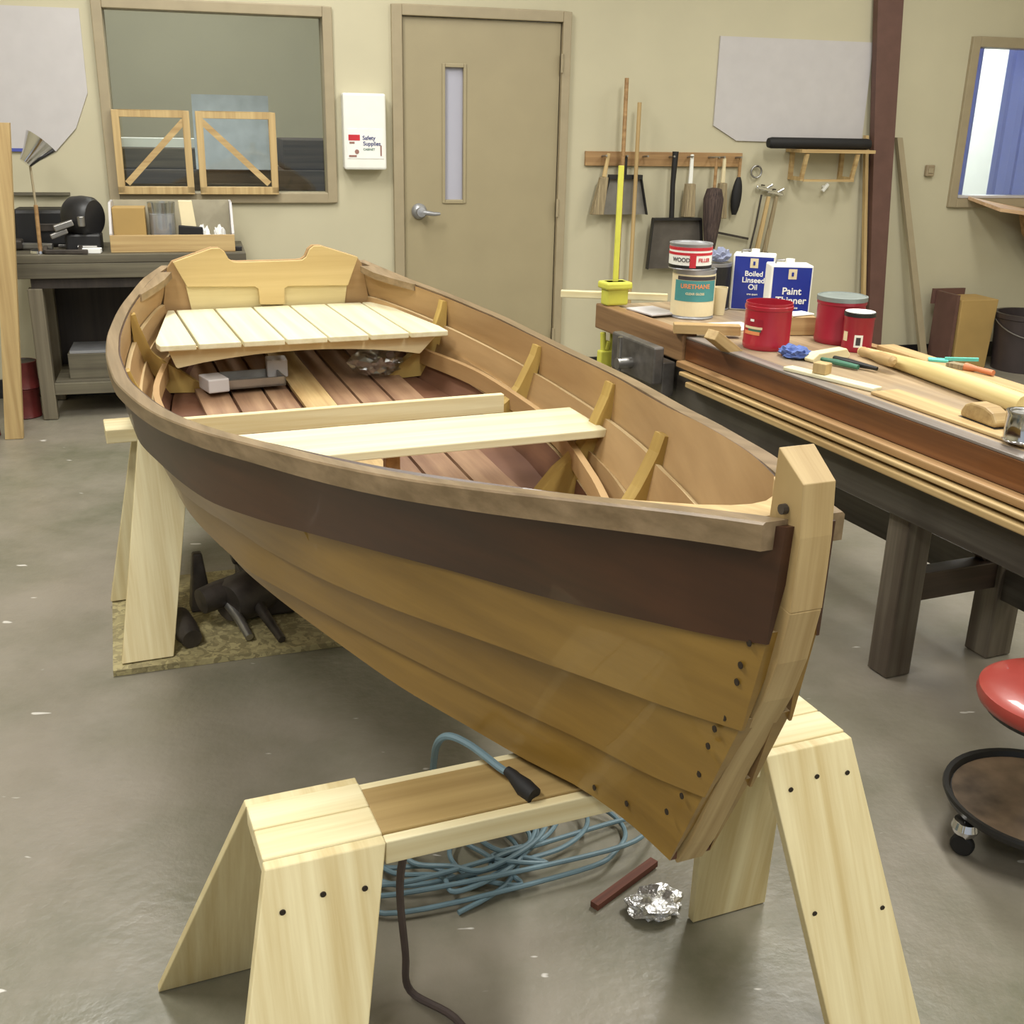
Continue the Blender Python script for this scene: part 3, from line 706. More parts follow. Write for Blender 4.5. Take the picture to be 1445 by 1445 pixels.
# three thin mouldings resting along the apron
for k, (n, z, w, h, s0, s1, lb) in enumerate(((N0-.022, .706, .040, .022, -3.41, -1.2, 'topmost wooden strip resting along the front of the workbench'),
                                      (N0-.030, .682, .056, .014, -3.36, -1.2, 'middle wooden strip of the three along the workbench front'),
                                      (N0-.034, .655, .062, .020, -3.30, -1.2, 'lowest wooden strip of the three along the workbench front'))):
    tag(MB().box(-(s1-s0)/2, (s1-s0)/2, -w/2, w/2, -h/2, h/2).build('wood_strip', (M['strip'], M['tan_wood_x'], M['tan_wood_x'])[k], None, .004), lb, 'strip', KW((s0+s1)/2, n, z), RB, 'wooden strips along the bench')

# ---- cans and tins on the bench
CAMANG = lambda p: math.atan2(-p[1], -p[0])     # direction from p towards where the photographer stands
def can(name, label, cat, pos, r, h, body, rim=True, lid=None, bail=False, group=None):
    t = thing(name, label, cat, pos, 0, group)
    g = MB(); g.lathe([(0, 0), (r-.002, 0), (r, .004), (r-.002, .007), (r-.002, h-.008), (r, h-.004), (r, h), (r-.006, h), (r-.006, h-.006), (0, h-.006)], 40)
    g.build('can_body', body, t, smooth=True)
    if lid:
        g = MB(); g.lathe([(0, h-.0055), (r-.014, h-.0055), (r-.012, h-.001), (r-.008, h), (r-.007, h-.005)], 40); g.build('can_lid', lid, t, smooth=True)
    return t
def band(t, name, mat, r, z0, z1, a0=None, a1=None, off=.0006):
    g = MB(); n = 40; a0 = 0 if a0 is None else a0; a1 = 2*PI if a1 is None else a1; rings = []
    for i in range(n+1):
        a = a0+(a1-a0)*i/n; c_, s_ = math.cos(a), math.sin(a)
        rings.append([((r)*c_, (r)*s_, z0), ((r+off)*c_, (r+off)*s_, z0), ((r+off)*c_, (r+off)*s_, z1), ((r)*c_, (r)*s_, z1)])
    g.rings(rings); return g.build(name, mat, t)
ZT = HB+.001
p = (.697, 4.385, ZT); ca = CAMANG(p)
t = can('paint_can', 'gallon paint can with teal and cream label under the red-banded can', 'can', p, .086, .19, M['galv'], lid=M['steel'])
band(t, 'cream_label', M['cream'], .0842, .012, .172); band(t, 'teal_label', M['teal'], .085, .07, .150, ca-.95, ca+1.25); band(t, 'dark_band', M['text_dark'], .0851, .152, .166, ca-.8, ca+1.3)
curvetext('URETHANE', .024, 'lettering', M['orange'], t, .0862, .128, ca+.1); curvetext('CLEAR GLOSS', .012, 'lettering', M['cream'], t, .0862, .10, ca+.1)
p = (.675, 4.375, ZT+.1905); ca = CAMANG(p)
t = can('putty_can', 'squat red and white can stacked on the teal paint can', 'can', p, .084, .098, M['galv'], lid=M['galv'])
band(t, 'white_label', M['white'], .0822, .010, .086); band(t, 'red_label', M['redlabel'], .083, .056, .066); band(t, 'red_label', M['redlabel'], .083, .074, .086); band(t, 'red_label', M['redlabel'], .083, .010, .066, ca-.02, ca+.28); band(t, 'black_band', M['black'], .083, .006, .018)
curvetext('WOOD', .022, 'lettering', M['text_dark'], t, .0838, .038, ca-.45); curvetext('FILLER', .020, 'lettering', M['redlabel'], t, .0838, .038, ca+.72)
p = (.80, 4.60, ZT); t = can('black_can', 'black gallon can with silver rim behind the teal paint can', 'can', p, .084, .19, M['galv'], lid=M['steel'])
band(t, 'black_label', M['black'], .0822, .008, .176)
p = (.815, 4.44, ZT); g = MB(); g.lathe([(0, 0), (.022, 0), (.03, .11), (.027, .11), (.02, .004), (0, .004)], 24); tag(g.build('paper_cup', M['cream'], None, smooth=True), 'pale cup right of the teal paint can', 'cup', p)
tag(crumple('rag', M['greycloth'], .04, .04, .03, 21), 'blue-grey rag bunched on the black can', 'rag', (.83, 4.60, ZT+.1905))
def fcan(label, pos, rz, lines, w=.168, d=.105, h=.226):
    t = thing('solvent_can', label, 'can', pos, rz, None)
    g = MB(); g.box(-w/2, w/2, -d/2, d/2, 0, h); g.build('can_body', M['white'], t, bevel=.006)
    g = MB(); g.box(-w/2+.008, w/2-.006, -d/2-.001, -d/2+.002, .006, h-.008); g.build('blue_label', M['blue'], t)
    g = MB(); g.lathe([(0, 0), (.017, 0), (.017, .018), (0, .018)], 20, c=(.0, 0, h)); g.build('cap', M['white'], t, smooth=True)
    g = MB(); g.tube([(-.055, 0, h), (-.05, 0, h+.012), (-.02, 0, h+.014)], .004, 8); g.build('carry_handle', M['steel'], t, smooth=True)
    g = MB(); y = -d/2-.0016; g.box(-.014, .018, y, y+.002, h-.052, h-.014); g.build('emblem', M['cream'], t)
    g = MB(); g.tube([(.002, y-.0005, h-.040), (.002, y-.0005, h-.026)], .0045, 10); g.build('emblem_mark', M['blue'], t)
    for (s, size, z) in lines:
        text(s, size, 'lettering', M['white'], t, (.004, y, z), (PI/2, 0, 0))
    return t
fcan('blue can reading Boiled Linseed Oil at the far end of the workbench', (.975, 4.60, ZT), math.atan2(4.6, .975)-PI/2-.05, (('Boiled', .029, .150), ('Linseed', .030, .124), ('Oil', .030, .096), ('one quart', .011, .068)))
fcan('blue and white can reading Paint Thinner beside the red tubs', (1.045, 4.29, ZT), math.atan2(4.29, 1.045)-PI/2+.24, (('Paint', .037, .128), ('Thinner', .037, .093), ('all purpose', .013, .066)), w=.160, h=.226)
def tub(label, pos, r, h, lidm=None, mat=M['red'], open_=False, name='coffee_tub'):
    t = thing(name, label, 'tub', pos, 0)
    prof = [(0, 0), (r*.93, 0), (r*.97, .006), (r*.98, .02), (r*.965, .024), (r*.965, h*.84), (r, h*.86), (r, h*.93), (r*.97, h*.94), (r*.97, h), (r*.94, h)]
    prof += [(r*.94, .01), (0, .01)] if open_ else [(0, h)]
    g = MB(); g.lathe(prof, 44); g.build('tub_body', mat, t, smooth=True)
    if lidm:
        g = MB(); g.lathe([(r*.975, h*.93), (r*1.02, h*.93), (r*1.02, h+.004), (r*.95, h+.006), (r*.93, h+.003), (0, h+.003)], 44); g.build('lid', lidm, t, smooth=True)
    return t
p = (.868, 3.79, ZT); ca = CAMANG(p)
t = tub('open red plastic tub with a yellow-edged picture label on the workbench', p, .082, .158, open_=True)
band(t, 'picture_label', M['red2'], .0793, .060, .106, ca-1.15, ca-.2); band(t, 'label_stripe', M['cream'], .0799, .072, .080, ca-1.15, ca-.2); band(t, 'label_stripe', M['green'], .0799, .064, .071, ca-.9, ca-.25); band(t, 'label_stripe', M['orange'], .0799, .052, .064, ca-1.15, ca-.3)
band(t, 'label_spot', M['white'], .0802, .097, .105, ca-.8, ca-.6)
p = (1.155, 3.925, ZT); t = tub('large red tub with a grey lid behind the small red jar', p, .086, .160, M['greylid'], M['red2'])
p = (1.178, 3.775, ZT); ca = CAMANG(p)
t = tub('small red jar with white-topped black lid and barcode label', p, .052, .128, M['black'], M['red2'], name='red_jar')
g = MB(); g.lathe([(0, .1318), (.050, .1318), (.050, .1345), (0, .1345)], 36); g.build('lid_top', M['white'], t)
band(t, 'barcode_label', M['white'], .0506, .018, .060, ca-.18, ca+.38); band(t, 'barcode_bars', M['text_dark'], .0512, .025, .052, ca-.06, ca+.24); band(t, 'small_label', M['cream'], .0506, .036, .068, ca-1.1, ca-.7)

def boxat(name, mat, label, cat, pos, size, rz=0., tilt=(0, 0), bevel=.003, group=None):
    g = MB(); x, y, z = size; g.box(-x/2, x/2, -y/2, y/2, 0, z)
    o = g.build(name, mat, None, bevel); tag(o, label, cat, pos, None, group); o.rotation_euler = (tilt[0], tilt[1], rz); return o
boxat('wooden_box', M['tan_wood_x'], 'tan wooden block between the open red tub and the large red tub', 'block', (1.03, 4.07, ZT), (.13, .10, .068), .1)
boxat('envelope', M['paper'], 'white folded paper on top of the tan wooden block', 'paper', (1.04, 4.07, ZT+.069), (.10, .07, .006), .5)
boxat('paper_sheet', M['paper'], 'white sheet of paper behind the open red tub', 'paper', (.80, 4.16, ZT), (.20, .16, .004), .3)
boxat('magazine', M['board_grey'], 'grey and white magazine left of the teal paint can', 'magazine', (.545, 4.42, HB+.009), (.13, .18, .008), .5)
boxat('shaped_board', M['tan_wood_x'], 'tan board lying across the workbench before the open red tub', 'board', (.69, 3.965, HB+.011), (.24, .05, .035), R(-4))
boxat('propped_offcut', M['tan_wood_x'], 'short tan offcut propped on the front edge of the workbench', 'offcut', KW(-3.16, N0-.012, HB+.004), (.16, .055, .035), RB+R(100), (0, R(33)))
boxat('spare_board', M['strip'], 'thin brown board flat along the back of the workbench', 'board', KW(-2.95, 2.62, ZT), (.3, .04, .010), RB)
tag(crumple('blue_rag', M['bluecloth'], .06, .045, .022, 9), 'blue rag beside the pale wedge on the workbench', 'rag', KW(-3.0, 2.25, ZT), RB)
g = MB(); g.prism([(-.085, 0), (.085, 0), (.09, .012), (.07, .034), (-.06, .030), (-.09, .012)], 1, -.02, .02)
tag(g.build('wooden_wedge', M['pine_x'], None, .004), 'pale wooden wedge with rounded ends lying on the workbench', 'wedge', KW(-2.935, 2.335, ZT), RB+R(100))
boxat('pale_strip', M['slat'], 'long white pine strip on the front of the workbench', 'strip', KW(-2.68, 2.155, ZT), (.34, .045, .012), RB+R(14))
boxat('square_offcut', M['tan_wood_z'], 'small square offcut on the white pine strip', 'offcut', KW(-2.72, 2.15, ZT+.0125), (.045, .04, .034), RB+.4)
t = thing('pruning_knife', 'black tool with green grip behind the white pine strip', 'tool', KW(-2.80, 2.34, ZT), RB+R(12))
g = MB(); g.tube([(-.10, .02, .012), (-.03, 0, .014), (.08, .01, .012)], [.008, .012, .006], 10); g.build('tool_body', M['black'], t, smooth=True)
g = MB(); g.tube([(-.12, -.025, .010), (-.05, -.03, .012), (.03, -.02, .010)], [.006, .010, .008], 10); g.build('grip', M['green'], t, smooth=True)
# long round spar and the slab beside it
g = MB(); rings = []
L_ = .80
for i in range(13):
    f_ = i/12; x = -L_/2+L_*f_; r = .015+.014*min(1, f_*2.0); rings.append([(x, r*math.cos(2*PI*k/14), r+r*math.sin(2*PI*k/14)) for k in range(14)])
g.rings(rings)
t = tag(g.build('spar', wood('spar_wood', (228, 212, 158), (200, 178, 118), 0, .7, .5), None, smooth=True), 'long pale round spar lying along the workbench', 'spar', KW(-2.56, 2.445, ZT), RB-R(6.5))
boxat('pine_board', M['tan_wood_x'], 'pale flat board at the back of the workbench behind the spar', 'board', KW(-2.55, 2.575, ZT), (.85, .07, .028), RB-R(4))
boxat('tan_slat', M['tan_wood_x'], 'tan slat in front of the spar tapering to its thick end', 'slat', KW(-2.17, 2.20, ZT), (.64, .10, .010), RB)
g = MB(); g.lathe([(0, 0), (.014, .0), (.017, .01), (.012, .05), (.020, .10), (.018, .16), (.008, .17), (0, .17)], 18, M=Matrix.Rotation(R(90), 4, 'Y') @ Matrix.Translation((-.02, 0, 0)))
tag(g.build('file_handle', M['tan_wood_x'], None, smooth=True), 'turned tan handle lying before the thin end of the spar', 'handle', KW(-2.86, 2.41, ZT+.018), RB-.05)
t = thing('toothed_scraper', 'teal plastic scraper lying on the pale board behind the spar', 'scraper', KW(-2.70, 2.585, ZT+.029), RB+R(50))
g = MB(); g.box(-.03, .03, -.02, .02, 0, .006); g.build('blade', M['tealplastic'], t); g = MB(); g.bar((.02, 0, .008), (.12, .01, .012), .012, .01); g.build('grip', M['tealplastic'], t)
t = thing('paint_brush', 'orange-handled brush on the pale board behind the spar', 'brush', KW(-2.57, 2.575, ZT+.029), RB+R(8))
g = MB(); g.hexa([(-.06, -.018, 0), (0, -.016, 0), (0, .016, 0), (-.06, .018, 0), (-.06, -.018, .012), (0, -.016, .014), (0, .016, .014), (-.06, .018, .012)]); g.build('bristles', M['bristle_tan'], t)
g = MB(); g.tube([(0, 0, .008), (.04, 0, .01), (.10, 0, .009)], [.014, .008, .009], 10); g.build('brush_handle', plain('orange_handle', (196, 120, 80), .5), t, smooth=True)
t = thing('sanding_plane', 'rounded brown wooden plane in front of the spar near the metal can', 'plane', KW(-2.115, 2.215, HB+.0125), RB-R(4))
g = MB(); P = [(-.065, 0), (.065, 0), (.068, .014), (.05, .036), (.02, .046), (-.03, .046), (-.055, .035), (-.068, .014)]
g.prism(P, 1, -.026, .026); g.build('plane_body', M['tan_wood_y'], t, bevel=.008)
g = MB(); g.box(-.07, .07, -.027, .027, -.0015, -.0005); g.build('plane_sole', M['iron'], t)
p = KW(-1.945, 2.165, ZT+.011); t = can('metal_can', 'small bare metal can at the right edge of the photo on the workbench', 'can', p, .045, .075, M['chrome'], lid=M['steel'])

# yellow bar clamp on the far end of the bench
t = thing('bar_clamp', 'tall yellow bar clamp gripping the far end of the workbench', 'clamp', (.405, 4.58, 0), RB)
MB().bar((0, 0, .60), (0, 0, 1.36), .022, .009).build('bar', M['yellow'], t, bevel=.001)
g = MB(); g.box(-.03, .03, -.05, .05, .809, .905); g.box(-.045, .045, -.06, .06, .875, .905); g.build('clamp_head', M['yellow'], t, bevel=.008)
g = MB(); g.box(-.02, .02, -.06, .04, .55, .62); g.bar((0, -.03, .62), (0, -.02, .66), .03, .02); g.build('lower_jaw', M['yellow'], t, bevel=.006)
MB().tube([(0, -.04, .62), (0, -.045, .695)], .012, 12).build('clamp_screw', M['yellow'], t)
boxat('pale_stick', M['pine_x'], 'pale stick lying across the far end of the workbench behind the clamp', 'stick', (.42, 4.78, HB+.001), (.46, .03, .03), RB+R(62))

# ------------------------------------------------------------------ rolling stool at the right
t = thing('rolling_stool', 'red-seated rolling stool with a round dirty tray and chrome casters', 'stool', (1.205, 2.12, 0), .3)
g = MB(); g.lathe([(0, .345), (.155, .345), (.166, .353), (.171, .368), (.167, .384), (.15, .395), (.08, .401), (0, .402)], 48); g.build('seat', M['redseat'], t, smooth=True)
MB().lathe([(0, .335), (.15, .335), (.153, .3445), (0, .3445)], 40).build('seat_pan', M['black'], t)
MB().lathe([(0, .10), (.02, .10), (.02, .335), (0, .335)], 20).build('column', M['chrome'], t, smooth=True)
g = MB(); g.lathe([(0, .095), (.185, .095), (.198, .100), (.205, .115), (.203, .122), (.192, .120), (.186, .107), (.0, .104)], 48); g.build('tray', [M['black']], t, smooth=True)
MB().lathe([(.021, .1045), (.184, .1075), (.184, .109), (.021, .106)], 48).build('tray_floor', M['traydirt'], t, smooth=True)
for k in range(5):
    a = R(196)+2*PI*k/5-.3; x, y = .185*math.cos(a), .185*math.sin(a)
    g = MB(); g.box(-.011, .011, -.02, .02, .055, .075); g.lathe([(0, .062), (.026, .062), (.031, .074), (.026, .09), (.014, .094), (0, .0945)], 18)
    g.xf(Matrix.Translation((x, y, 0)) @ Matrix.Rotation(a, 4, 'Z')); cs = g.build('caster', M['chrome'], t, smooth=True)
    g = MB(); g.lathe([(0, -.011), (.022, -.011), (.026, -.006), (.026, .006), (.022, .011), (0, .011)], 20, M=Matrix.Rotation(R(90), 4, 'Y')); g.xf(Matrix.Translation((x, y, .0275)) @ Matrix.Rotation(a+.6, 4, 'Z')); g.build('wheel', M['blackrub'], cs, smooth=True)

# ------------------------------------------------------------------ wall things
def wthing(name, label, cat, a, b, z, group=None): return thing(name, label, cat, WW(a, b, z), RW, group)
# two braced frames standing in the left window
for (a0, a1, flip, lb) in ((-1.552, -1.160, 1, 'left wooden frame with a diagonal brace standing in the left window'), (-1.130, -.712, -1, 'right wooden frame with a diagonal brace standing in the left window')):
    t = wthing('braced_frame', lb, 'frame', (a0+a1)/2, -.045, 1.052, 'braced wooden frames in the window'); w = (a1-a0)/2; h = .47
    g = MB(); g.box(-w, -w+.036, -.018, .016, .05, h); g.box(w-.036, w, -.018, .016, .05, h); g.box(-w+.036, w-.036, -.018, .016, h-.036, h); g.box(-w, w, -.018, .016, .0505-.006, .084)
    g.build('frame_rails', M['tan_wood_z'], t, bevel=.002)
    g = MB(); g.bar((-flip*(w-.05), -.006, .10), (flip*(w-.03), -.006, h-.05), .032, .018, up=(0, 1, 0)); g.build('brace', M['tan_wood_x'], t)
# first-aid / safety cabinet
t = wthing('supply_cabinet', 'white wall cabinet with red and blue print beside the door', 'cabinet', -.232, 0, 1.232)
g = MB(); g.box(-.118, .118, -.095, -.002, 0, .40); g.build('cabinet_body', M['white'], t, bevel=.012)
g = MB(); g.box(-.10, .10, -.0975, -.0945, .06, .215); g.build('label_panel', M['paper'], t)
g = MB(); g.box(-.093, -.03, -.0992, -.0972, .155, .185); g.build('red_block', M['redlabel'], t)
g = MB(); g.box(-.088, -.06, -.0992, -.0972, .138, .148); g.box(-.092, -.05, -.0992, -.0972, .068, .078); g.lathe([(0, 0), (.012, 0), (.012, .002), (0, .002)], 16, M=Matrix.Translation((-.048, -.0975, .096)) @ Matrix.Rotation(R(90), 4, 'X')); g.build('pictogram', M['picto'], t)
text('Safety', .030, 'lettering', M['text_blue'], t, (.020, -.0982, .168), (PI/2, 0, 0)); text('Supplies', .030, 'lettering', M['text_blue'], t, (.036, -.0982, .138), (PI/2, 0, 0)); text('CABINET', .016, 'lettering', M['green'], t, (.02, -.0982, .108), (PI/2, 0, 0))
g = MB(); g.box(.082, .090, -.0992, -.0972, .075, .13); g.build('red_mark', M['picto'], t)
# tool rack with what hangs on it
t = wthing('tool_rack', 'horizontal wooden tool rack with pegs on the wall right of the door', 'rack', 1.595, 0, 1.262)
g = MB(); g.box(-.51, .51, -.022, -.001, 0, .082); g.build('rack_board', M['strip'], t, bevel=.002)
for a in (1.188, 1.32, 1.45, 1.62, 1.74, 1.88, 1.95, 2.06):
    MB().tube([(a-1.595, -.022, .055), (a-1.595, -.10 if a != 1.88 else -.17, .06)], .006, 8).build('peg', M['steel'], t)
def whisk(label, a, ztop_, zbot, zmid, wtop, wbot, hm, bm_, lean=0., b=-.075, name='bench_brush'):
    t = wthing(name, label, 'brush', a, b, zbot)
    g = MB(); g.bar((lean*(zmid-zbot), 0, zmid-zbot), (lean*(ztop_-zbot), 0, ztop_-zbot), .026, .018, up=(0, 1, 0), w2=.018); g.build('brush_handle', hm, t, bevel=.004)
    g = MB(); h = zmid-zbot; c = lean*h
    g.rings([[(c+sx*wtop/2, sy*.018, h) for sx, sy in ((-1, -1), (1, -1), (1, 1), (-1, 1))], [(c*.5+sx*(wtop*.55+wbot*.45)/2, sy*.024, h*.5) for sx, sy in ((-1, -1), (1, -1), (1, 1), (-1, 1))], [(sx*wbot/2, sy*.028, 0) for sx, sy in ((-1, -1), (1, -1), (1, 1), (-1, 1))]])
    g.build('bristles', bm_, t, bevel=.004)
whisk('tan whisk brush at the left end of the tool rack', 1.150, 1.335, .985, 1.20, .05, .075, M['tan_wood_z'], M['bristle_tan'], .17)
whisk('long bench brush with pale handle right of the black shovel', 1.745, 1.335, .97, 1.165, .06, .075, M['white'], M['bristle_tan'])
whisk('tan brush with pale handle beside the fuzzy dark brush', 1.960, 1.315, .96, 1.17, .05, .07, M['cream'], M['bristle_tan'])
t = wthing('duster', 'dark fuzzy brush hanging lowest on the tool rack', 'brush', 1.872, -.15, .72)
g = MB(); g.tube([(0, 0, .60), (0, 0, .42)], .010, 8); g.build('brush_handle', M['strip'], t)
g = MB(); g.lathe([(0, 0), (.02, .0), (.036, .09), (.055, .24), (.062, .36), (.045, .42), (0, .43)], 20); g.build('bristles', M['bristle_dark'], t, smooth=True)
t = wthing('hand_brush', 'short black oval brush at the right end of the tool rack', 'brush', 2.062, -.06, .98)
g = MB(); rings = []
for i in range(9):
    f_ = i/8; r = .034*math.sin(PI*min(1, max(.0, f_*.9+.06)))**.5; rings.append([(r*math.cos(2*PI*k/14)+.012*f_, .7*r*math.sin(2*PI*k/14), .225*f_) for k in range(14)])
g.rings(rings); g.build('bristles', M['blackrub'], t, smooth=True)
g = MB(); g.bar((.012, 0, .22), (.012, 0, .34), .016, .012, up=(0, 1, 0)); g.build('brush_handle', M['strip'], t)
t = wthing('dustpan', 'grey metal dustpan hanging behind the yellow clamp', 'dustpan', 1.320, -.06, .985)
g = MB(); g.prism([(-.15, 0), (.15, 0), (.10, .215), (-.10, .215)], 1, -.008, .0); g.build('pan', M['greypan'], t)
g = MB(); g.bar((-.15, -.02, 0), (-.10, -.02, .215), .03, .006, up=(1, 0, 0)); g.bar((.15, -.02, 0), (.10, -.02, .215), .03, .006, up=(1, 0, 0)); g.box(-.105, .105, -.036, 0, .205, .23); g.build('pan_rim', M['black'], t)
g = MB(); g.bar((0, -.01, .22), (0, -.01, .33), .02, .012, up=(0, 1, 0)); g.build('handle', M['black'], t)
t = wthing('hand_shovel', 'black-handled flat shovel with a dark square blade on the tool rack', 'shovel', 1.66, -.07, .66)
g = MB(); g.prism([(-.17, 0), (.20, 0), (.165, .30), (-.15, .30)], 1, -.006, .0); g.build('blade', M['darkpan'], t)
g = MB(); g.bar((-.17, -.02, 0), (-.15, -.02, .30), .035, .006, up=(1, 0, 0)); g.bar((.20, -.02, 0), (.165, -.02, .30), .035, .006, up=(1, 0, 0)); g.box(-.15, .165, -.038, 0, .292, .306); g.build('blade_rim', M['black'], t)
g = MB(); g.tube([(-.025, -.012, .29), (-.032, -.012, .5), (-.028, -.012, .69)], [.016, .015, .019], 12); g.build('handle', M['black'], t, smooth=True)
for (a, z1, lb) in ((1.285, 1.75, 'brown wooden pole leaning on the wall just behind the yellow clamp'), (1.372, 1.62, 'pale wooden pole leaning on the wall right of the yellow clamp')):
    t = MB().tube([(0, 0, .002), (0, .02, z1)], .012, 12).build('wooden_pole', M['strip'] if a < 1.3 else M['tan_wood_z'], None, smooth=True)
    tag(t, lb, 'pole', WW(a, -.13, 0), RW)
# rings and clips hanging right of the rack
t = wthing('key_ring', 'loop of wire on a nail right of the tool rack', 'ring', 2.205, -.03, 1.235)
g = MB(); g.tube([(.035*math.cos(2*PI*k/20), 0, .035*math.sin(2*PI*k/20)) for k in range(20)], .006, 8, closed=True); g.build('wire_loop', M['steel'], t, smooth=True)
MB().tube([(0, .029, .03), (0, -.02, .032)], .004, 8).build('nail', M['iron'], t)
for k, (a, z, lb) in enumerate(((2.265, 1.125, 'chrome spring clip under the wire loop, the left one'), (2.345, 1.10, 'chrome spring clip to the right under the wire loop'))):
    t = wthing('spring_clip', lb, 'clip', a, -.03, z, 'chrome clips by the rack')
    g = MB(); g.bar((-.05, 0, .02), (.05, -.02, .0), .03, .02, w2=.012); g.bar((.0, 0, .0), (.055, -.015, .035), .02, .014); g.build('clip_jaw', M['chrome'], t, bevel=.004)
    MB().tube([(0, .029, .03), (0, -.01, .03)], .004, 8).build('nail', M['iron'], t)
t = wthing('metal_rod', 'thin metal rod with a hooked end hanging beside the long brushes', 'rod', 2.215, -.05, .74)
g = MB(); g.tube([(-.02, 0, 0), (.01, 0, .18), (.03, 0, .36)], .006, 8); g.build('rod', M['iron'], t)
for (a, lb, m1) in ((2.26, 'tan long-handled brush hanging behind the blue cans', 'tan_wood_z'), (2.315, 'grey-brown long-handled brush hanging behind the blue cans', 'bristle_tan')):
    t = wthing('long_brush', lb, 'brush', a, -.06, .62)
    g = MB(); g.bar((-.02, 0, .12), (.03, 0, .47), .030, .018, up=(0, 1, 0), w2=.022); g.build('brush_handle', M[m1], t, bevel=.003)
    g = MB(); g.bar((-.02, 0, .0), (-.02, 0, .13), .05, .024, up=(0, 1, 0)); g.build('bristles', M['bristle_dark'], t)
t = wthing('wire_hanger', 'dark horizontal rod on the wall above the black can', 'rod', 2.05, -.03, .85)
g = MB(); g.bar((-.13, 0, .03), (.14, 0, -.02), .014, .012, up=(0, 1, 0)); g.build('rod', M['iron'], t)
# shelf with a black roll
t = wthing('wall_shelf', 'small wooden wall shelf with bracket below the black roll', 'shelf', 2.66, 0, 1.19)
g = MB(); g.box(-.25, .26, -.20, -.001, .165, .185); g.build('shelf_board', M['tan_wood_x'], t, bevel=.002)
for a in (-.22, .13):
    g = MB(); g.box(a, a+.025, -.16, -.001, .0, .022); g.box(a, a+.025, -.022, -.001, .022, .165); g.bar((a+.0125, -.15, .02), (a+.0125, -.19, .16), .022, .02); g.build('bracket', M['tan_wood_x'], t)
g = MB(); g.box(-.2, .15, -.17, -.155, -.004, .010); g.build('bracket_rail', M['tan_wood_x'], t)
t = wthing('black_roll', 'long black roll lying on the wall shelf', 'roll', 2.56, -.12, 1.376)
g = MB(); g.lathe([(0, -.34), (.028, -.34), (.033, -.32), (.033, .34), (.028, .36), (0, .36)], 20, M=Matrix.Translation((0, 0, .033)) @ Matrix.Rotation(R(90), 4, 'Y')); g.build('rolled_sheet', M['blackrub'], t, smooth=True)
t = wthing('wall_glint', 'small white block added as a bright reflection on the wall under the shelf', 'glint', 2.70, 0, 1.12)  # added block whose white paints a specular reflection
g = MB(); g.bar((-.02, -.03, 0), (.015, -.03, .045), .02, .02); g.box(-.012, .012, -.03, -.001, .02, .034); g.build('glint_body', M['white'], t, bevel=.004)
# pale boards pinned on the wall
tag(MB().prism([(2.06, 1.415), (2.93, 1.405), (2.93, 2.0), (1.90, 2.0), (1.90, 1.50)], 1, -.012, -.001).build('notice_board', M['board_grey']), 'pale grey board on the wall above the small shelf', 'board', WW(0, 0), RW)
t = wthing('wall_chart', 'pale grey chart with blue bottom edge on the wall at the far left', 'chart', 0, 0, 0)
MB().prism([(-2.9, 1.315), (-1.85, 1.305), (-1.735, 1.425), (-1.66, 1.60), (-1.66, 2.0), (-2.9, 2.0)], 1, -.012, -.001).build('chart_sheet', M['board_grey'], t)
MB().box(-2.9, -1.99, -.016, -.0125, 1.306, 1.322).build('blue_edge', M['blue_line'], t)
# thermostat on the wall
t = wthing('thermostat', 'small brown-grey wall thermostat left of the right window', 'thermostat', 3.455, 0, 1.215)
g = MB(); g.box(-.03, .03, -.03, -.001, 0, .07); g.build('cover', plain('thermo', (150, 134, 108), .5), t, bevel=.006)
g = MB(); g.box(-.018, .018, -.034, -.0305, .02, .05); g.build('dial', M['grey_trim'], t, bevel=.002)
# leaning lumber near the right window
def lean(name, lb, mat, quad, b0, b1, th, cat='plank'):
    """quad: (a0,a1) at floor, (a0,a1) at top height z; foot b0, top b1"""
    (f0, f1), (t0, t1), z = quad; g = MB()
    g.hexa([(f0, b0-th, .002), (f1, b0-th, .002), (f1, b0, .002), (f0, b0, .002), (t0, b1-th, z), (t1, b1-th, z), (t1, b1, z), (t0, b1, z)])
    o = tag(g.build(name, mat), lb, cat); o.location = WW(0, 0); o.rotation_euler.z = RW; return o
lean('brown_plank', 'wide brown painted beam leaning on the wall right of the shelf', M['brownbeam'], ((3.10, 3.19), (2.885, 3.065), 2.3), -.10, -.012, .05, 'beam')
lean('thin_batten', 'thin pale batten leaning at the left edge of the brown beam', M['tan_wood_z'], ((3.07, 3.088), (2.925, 2.947), 1.46), -.10, -.03, .03, 'batten')
lean('grey_batten', 'taupe batten leaning at the right edge of the brown beam', M['grey_trim'], ((3.505, 3.555), (3.165, 3.205), 1.45), -.14, -.012, .03, 'batten')
# wooden board jutting in at the far right with a dark bracket
t = wthing('folding_shelf', 'pale wooden shelf edge jutting below the right window', 'shelf', 4.05, 0, 1.02)
g = MB(); g.hexa([(-.28, -.36, .0), (.6, -.36, -.10), (.6, -.03, -.10), (-.28, -.03, .05), (-.28, -.36, .022), (.6, -.36, -.075), (.6, -.03, -.075), (-.28, -.03, .07)]); g.build('shelf_board', wood('pale_shelf', (222, 188, 150), (188, 152, 116), 0, .7, .5), t)
g = MB(); g.prism([(.03, -.03), (.6, -.11), (.6, -.45), (.20, -.28), (.08, -.16)], 1, -.2, -.16); g.build('bracket', M['strip'], t)
